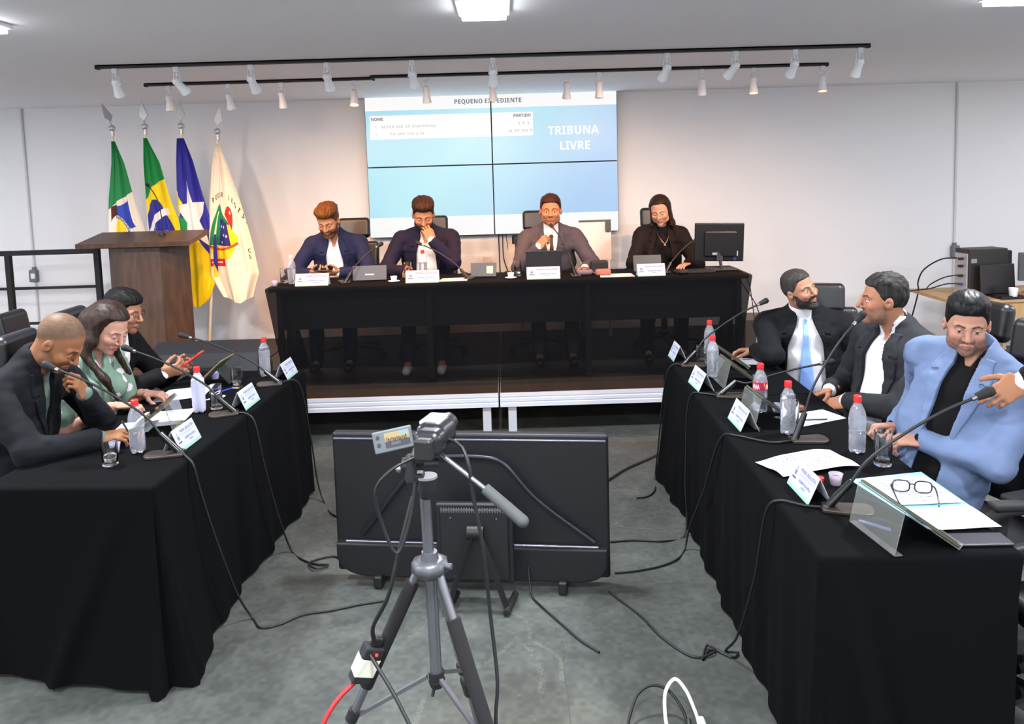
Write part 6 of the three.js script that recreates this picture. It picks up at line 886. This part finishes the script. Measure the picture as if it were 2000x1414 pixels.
chairBy([1.36, 0, -7.02], 0, HP, 'black office chair behind the woman in black', 0.03, 1.02);
solo('smartphone', 'phone held by the man in the navy suit', 'phone', rbox(0.15, 0.008, 0.075, 0, 0, 0, 0.004).rotateX(0.5), M.blackGloss, [-1.463, 1.15, -6.54]);
tumbler('glass in the hand of the man touching his nose', -0.785, SYT, -6.465, 0.03, 0.12, 0.05);
// --- left table
person({ label: 'bald man in dark suit writing with his chin on his hand', base: [-2.3, 0, -3.55], H: [-2.22, 0.55, -3.56], N: [-2.085, 1.075, -3.54], C: [-1.945, 1.192, -3.52], yaw: 82, hyaw: 88, pitch: 42, roll: 0, shW: 0.205, girth: 1.08, slouch: 1, skin: 0x8c5f42, lid: 0.85, stubble: 0.55, stubbleColor: 0x2a1e18, buzz: 0.85, hs: 1.04, hres: 0.003, cres: 0.008, legYaw: 90,
  R: { w: [-1.748, 0.792, -3.41], e: [-1.93, 0.7, -3.2], d: [0.95, 0.1, -0.3], n: [0.1, -0.9, -0.35], curl: 0.55, thumb: 0.6 }, L: { w: [-1.905, 0.935, -3.615], e: [-1.85, 0.72, -3.74], d: [-0.12, 0.8, 0.5], n: [-0.75, 0.1, 0.2], curl: 0.95, thumb: 0.5 },
  hair: { color: 0x54463a, style: 'buzz' }, brow: 0x2a1c14, shirt: { color: 0x5d6c62, open: 0.05 }, jacket: { color: 0x15171b, button: 0.3, width: 0.04, collar: 0.4 }, trousers: 0x1b1e24 });
chairBy([-1.95, 0, -3.63], 90, 0, 'black office chair behind the bald man at the left table', 0.0, 1.04, 0.04);
solo('wrist_watch', 'pale wristwatch on the bald man writing', 'watch', new THREE.TorusGeometry(0.031, 0.007, 8, 28).scale(1, 1, 2).rotateY(Math.PI / 2).rotateY(0.25).translate(0, 0, 0), mat(0xd8c4b4, 0.5), [-1.782, 0.79, -3.40]);
solo('ballpoint_pen', 'dark ballpoint pen in the bald man\'s hand', 'pen', rod([-1.625, 0.762, -3.455], [-1.66, 0.86, -3.43], 0.0035, 0.0045, 8), M.darkGrey);
const dotBlouse = (base, dot) => (q) => { const a = q[0] * 0.9 + q[2] * 0.55, b = q[1], cx = Math.floor(a / 0.11 + 0.5 * (Math.floor(b / 0.085) & 1)), u0 = (cx + 0.5 - 0.5 * (Math.floor(b / 0.085) & 1)) * 0.11, v0 = (Math.floor(b / 0.085) + 0.5) * 0.085; return Math.hypot(a - u0, b - v0) < 0.021 ? dot : base; };
person({ label: 'woman with long dark hair in a green polka dot blouse', base: [-2.3, 0, -4.08], H: [-2.18, 0.54, -4.1], N: [-2.105, 1.025, -4.09], C: [-2.005, 1.152, -4.07], yaw: 76, hyaw: 70, pitch: 30, roll: 4, shW: 0.178, girth: 1.12, slouch: 0.8, female: true, bust: 1.25, size: 0.95, skin: 0xb88a77, lid: 0.9, browW: 0.003, hs: 1.04, hres: 0.003, cres: 0.008, bare: true, legYaw: 90,
  R: { w: [-1.925, 0.79, -3.93], e: [-2.12, 0.62, -3.8], d: [0.95, -0.08, -0.3], n: [0.05, -1, 0], curl: 0.5 }, L: { w: [-1.88, 0.79, -4.16], e: [-2.05, 0.62, -4.35], d: [0.95, -0.08, 0.1], n: [0, -1, 0], curl: 0.4 },
  hair: { color: 0x17110f, tip: 0x2e2018, top: 0.016, side: 0.012, rough: 0.003, fringe: -0.022, gloss: 0.5, locks: [[[-0.066, 0.05, -0.012], [-0.08, -0.06, -0.002], 0.019, 0.019, -2.1], [[-0.08, -0.06, -0.002], [-0.082, -0.15, 0.0], 0.019, 0.018, -2.0], [[-0.082, -0.15, 0.0], ['w', -1.99, 0.92, -3.965], 0.018, 0.017, -1.9], [['w', -1.99, 0.92, -3.965], ['w', -1.94, 0.81, -3.98], 0.017, 0.008, -1.6], [[0.066, 0.05, -0.012], [0.08, -0.12, 0.0], 0.019, 0.018, -2], [[0.08, -0.12, 0.0], ['w', -1.97, 0.9, -4.18], 0.018, 0.012, -1.8], [[0, 0, -0.075], [0, -0.17, -0.085], 0.075, 0.075, 1.2], [[0, -0.17, -0.085], [0, -0.28, -0.07], 0.075, 0.05, 1.3]] },
  shirt: { color: 0x5d7a6a, name: 'blouse', open: 0.07, sleeve: 'short', res: 0.0055, paint: dotBlouse(C3(0x718e7d), C3(0xd9d6da)) }, trousers: 0x1b1b20 });
chairBy([-2.01, 0, -4.2], 90, 0, 'black office chair behind the woman in green', 0.0, 1.06, 0.04);
person({ label: 'man in black suit looking at a red phone at the left table', base: [-2.4, 0, -4.6], H: [-2.4, 0.53, -4.62], N: [-2.235, 1.0, -4.62], C: [-2.165, 1.148, -4.6], yaw: 84, hyaw: 84, pitch: 12, hs: 1.0, shW: 0.2, slouch: 0.4, skin: 0xa07259, lid: 0.6, stubble: 0.3, hres: 0.0034, cres: 0.009, legYaw: 90,
  R: { w: [-1.9, 0.825, -4.43], e: [-2.08, 0.66, -4.32], d: [0.9, 0.28, -0.15], n: [-0.1, 0.55, -0.8], curl: 0.8, thumb: 0.6 }, L: { w: [-1.9, 0.81, -4.6], e: [-2.08, 0.66, -4.85], d: [0.95, 0.2, 0.25], n: [0, 0.4, 0.9], curl: 0.6 },
  hair: { color: 0x0e0b0a, top: 0.024, side: 0.012, quiff: 0.15, rough: 0.006, line: -0.004 }, shirt: { color: 0xe9e8ea, open: 0.08 }, jacket: { color: 0x101012, button: 0.34, width: 0.055 }, trousers: 0x111114 });
chairBy([-2.45, 0, -4.64], 90, 0, 'black office chair of the man with the red phone', 0.06, 0.96);
{ const e = thing('eyeglasses', 'thin eyeglasses worn by the man with the red phone', 'eyeglasses', [-2.078, 1.137, -4.591], 84 * Math.PI / 180); const rim = (x) => new THREE.TorusGeometry(0.022, 0.0016, 6, 28).scale(1.15, 0.8, 1).translate(x, 0, 0); part(e, 'frame', [rim(-0.033), rim(0.033), rod([-0.01, 0.004, 0], [0.01, 0.004, 0], 0.0015, 0.0015, 6)], M.darkGrey); for (const q of [-1, 1]) part(e, 'temple', rod([q * 0.06, 0.004, -0.002], [q * 0.085, 0.01, -0.11], 0.0018, 0.0018, 6), M.darkGrey); }
solo('red_phone', 'phone in a red case held by the man in black', 'phone', rbox(0.012, 0.15, 0.074, 0, 0, 0, 0.005).rotateZ(-0.95), mat(0xd83a36, 0.45), [-1.765, 0.885, -4.49]);
// --- right table
person({ label: 'bearded man in black suit with light blue tie looking up sideways', base: [1.72, 0, -4.64], H: [1.7, 0.53, -4.64], N: [1.68, 1.02, -4.6], C: [1.636, 1.168, -4.53], yaw: -14, hyaw: 26, pitch: -8, roll: -16, hs: 0.95, shW: 0.21, girth: 1.1, belly: 0.9, skin: 0xa3745c, gaze: [0.003, 0.001], stubble: 0.25, hres: 0.003, cres: 0.0085, legYaw: -60,
  R: { w: [1.425, 0.805, -4.66], e: [1.42, 0.78, -4.4], d: [-0.8, -0.12, -0.5], n: [-0.15, -0.95, 0.15], curl: 0.55, spread: 0.12 }, L: { w: [1.8, 0.72, -4.34], e: [2.0, 0.76, -4.55], d: [-0.4, -0.2, 0.7], n: [0, -1, 0], curl: 0.4 },
  hair: { color: 0x211c1a, tip: 0x3a3633, top: 0.013, side: 0.004, rough: 0.004, line: 0.008 }, beard: { color: 0x1d1614, thick: 0.003, chin: 0.006 }, shirt: { color: 0xd8dade, open: 0, collar: 0.55 }, tie: { color: 0x86aaec, len: 0.48 }, jacket: { color: 0x121316, button: 0.5, width: 0.085, straight: true, flare: 0.035 }, trousers: 0x111216 });
chairBy([1.83, 0, -4.72], -20, 0, 'black office chair behind the man with the light blue tie', 0.06, 0.9);
person({ label: 'greying man in charcoal suit sitting in profile at the right table', base: [1.82, 0, -3.8], H: [1.83, 0.53, -3.79], N: [1.825, 1.075, -3.77], C: [1.748, 1.225, -3.77], yaw: -72, hyaw: -98, pitch: -2, roll: 0, hs: 1.0, shW: 0.215, girth: 1.2, belly: 1.2, skin: 0xa37157, stubble: 0.62, stubbleColor: 0x4a443e, hres: 0.003, cres: 0.008, legYaw: -85,
  L: { w: [1.575, 0.755, -3.75], e: [1.7, 0.74, -3.5], d: [-0.6, -0.35, -0.6], n: [0.1, -0.7, -0.5], curl: 0.6 }, R: { w: [1.57, 0.76, -3.93], e: [1.7, 0.7, -4.12], d: [-0.85, -0.25, 0.1], n: [0, -0.9, 0.3], curl: 0.55 },
  hair: { color: 0x121110, tip: 0x2c2a28, top: 0.017, side: 0.005, rough: 0.012, line: 0.006 }, shirt: { color: 0xd6d6dc, open: 0.04, collar: 0.62 }, jacket: { color: 0x26282b, button: 0.5, width: 0.062, straight: true, flare: 0.03 }, trousers: 0x2e3034 });
chairBy([1.9, 0, -3.8], -80, 0, 'black office chair behind the man in the charcoal suit', 0.08, 1.0);
person({ label: 'man in light blue suit and black shirt leaning back at the right table', base: [1.66, 0, -3.1], H: [1.62, 0.53, -3.1], N: [1.79, 1.115, -3.075], C: [1.742, 1.243, -3.06], yaw: -52, hyaw: -26, pitch: 12, roll: 3, hs: 0.94, shW: 0.205, girth: 1.0, skin: 0xa97e6a, lid: 0.45, stubble: 0.6, stubbleColor: 0x2a2220, hres: 0.0028, cres: 0.0075, legYaw: -80,
  R: { w: [1.565, 0.795, -3.24], e: [1.68, 0.68, -3.4], d: [-0.95, -0.05, -0.1], n: [-0.1, -0.9, 0.3], curl: 1.0, thumb: 0.7 }, L: { w: [1.575, 0.80, -3.045], e: [1.78, 0.72, -2.82], d: [-0.8, -0.1, -0.45], n: [0.1, -0.9, -0.2], curl: 0.6 },
  hair: { color: 0x0f0f11, top: 0.022, side: 0.005, quiff: 0.2, rough: 0.004, part: 0.06, line: 0.002, gloss: 0.5 }, shirt: { color: 0x0e0e10, open: 0.045, collar: 0.6 }, jacket: { color: 0x67799a, button: 0.5, width: 0.05, straight: true, flare: 0.0, collar: 0.4, slim: true }, trousers: 0x627494 });
chairBy([1.75, 0, -3.06], -72, 0, 'black office chair of the man in light blue', 0.07, 1.04);
person({ label: 'person in black sleeve reaching in from the right edge', base: [2.38, 0, -2.55], H: [2.38, 0.92, -2.55], N: [2.3, 1.46, -2.6], C: [2.24, 1.63, -2.62], yaw: -95, hyaw: -95, pitch: 10, shW: 0.2, stand: true, skin: 0x96684c, hres: 0.006, cres: 0.012,
  R: { w: [1.95, 1.0, -2.95], e: [2.25, 1.1, -3.1], d: [-0.8, -0.3, 0], n: [0, -1, 0], curl: 0.5, hide: true }, L: { w: [1.752, 1.103, -2.74], e: [2.05, 1.35, -2.85], d: [-0.82, -0.5, 0.02], n: [0.2, -0.4, -0.9], curl: [0.3, 0.42, 0.5, 0.6], thumb: 0.2, spread: 0.04 },
  hair: { color: 0x1a1512, top: 0.02 }, shirt: { color: 0xe0e0e0, open: 0.05 }, jacket: { color: 0x17181c, button: 0.4, width: 0.055 }, trousers: 0x16171b });
person({ label: 'person typing at the wooden desk by the right wall', base: [4.75, 0, -6.2], H: [4.75, 0.54, -6.1], N: [4.7, 1.06, -6.2], C: [4.66, 1.22, -6.24], yaw: 190, hyaw: 190, pitch: 15, shW: 0.19, skin: 0xa06c50, hres: 0.006, cres: 0.012,
  R: { w: [4.5, 0.79, -6.5], e: [4.95, 0.8, -6.3], d: [-0.2, -0.1, -0.9], n: [0, -1, 0], curl: 0.4 }, L: { w: [4.2, 0.8, -6.42], e: [4.4, 0.75, -6.1], d: [-0.95, -0.05, -0.25], n: [0, -1, 0], curl: 0.45 },
  hair: { color: 0x1a1512, top: 0.02 }, shirt: { color: 0x3a3f48, open: 0, sleeve: 'full' }, trousers: 0x16171b });

officeChair([1.83, 0, -2.40], -Math.PI / 2, 'empty black office chair at the near end of the right table', 0.9);
renderer.render(scene, camera);
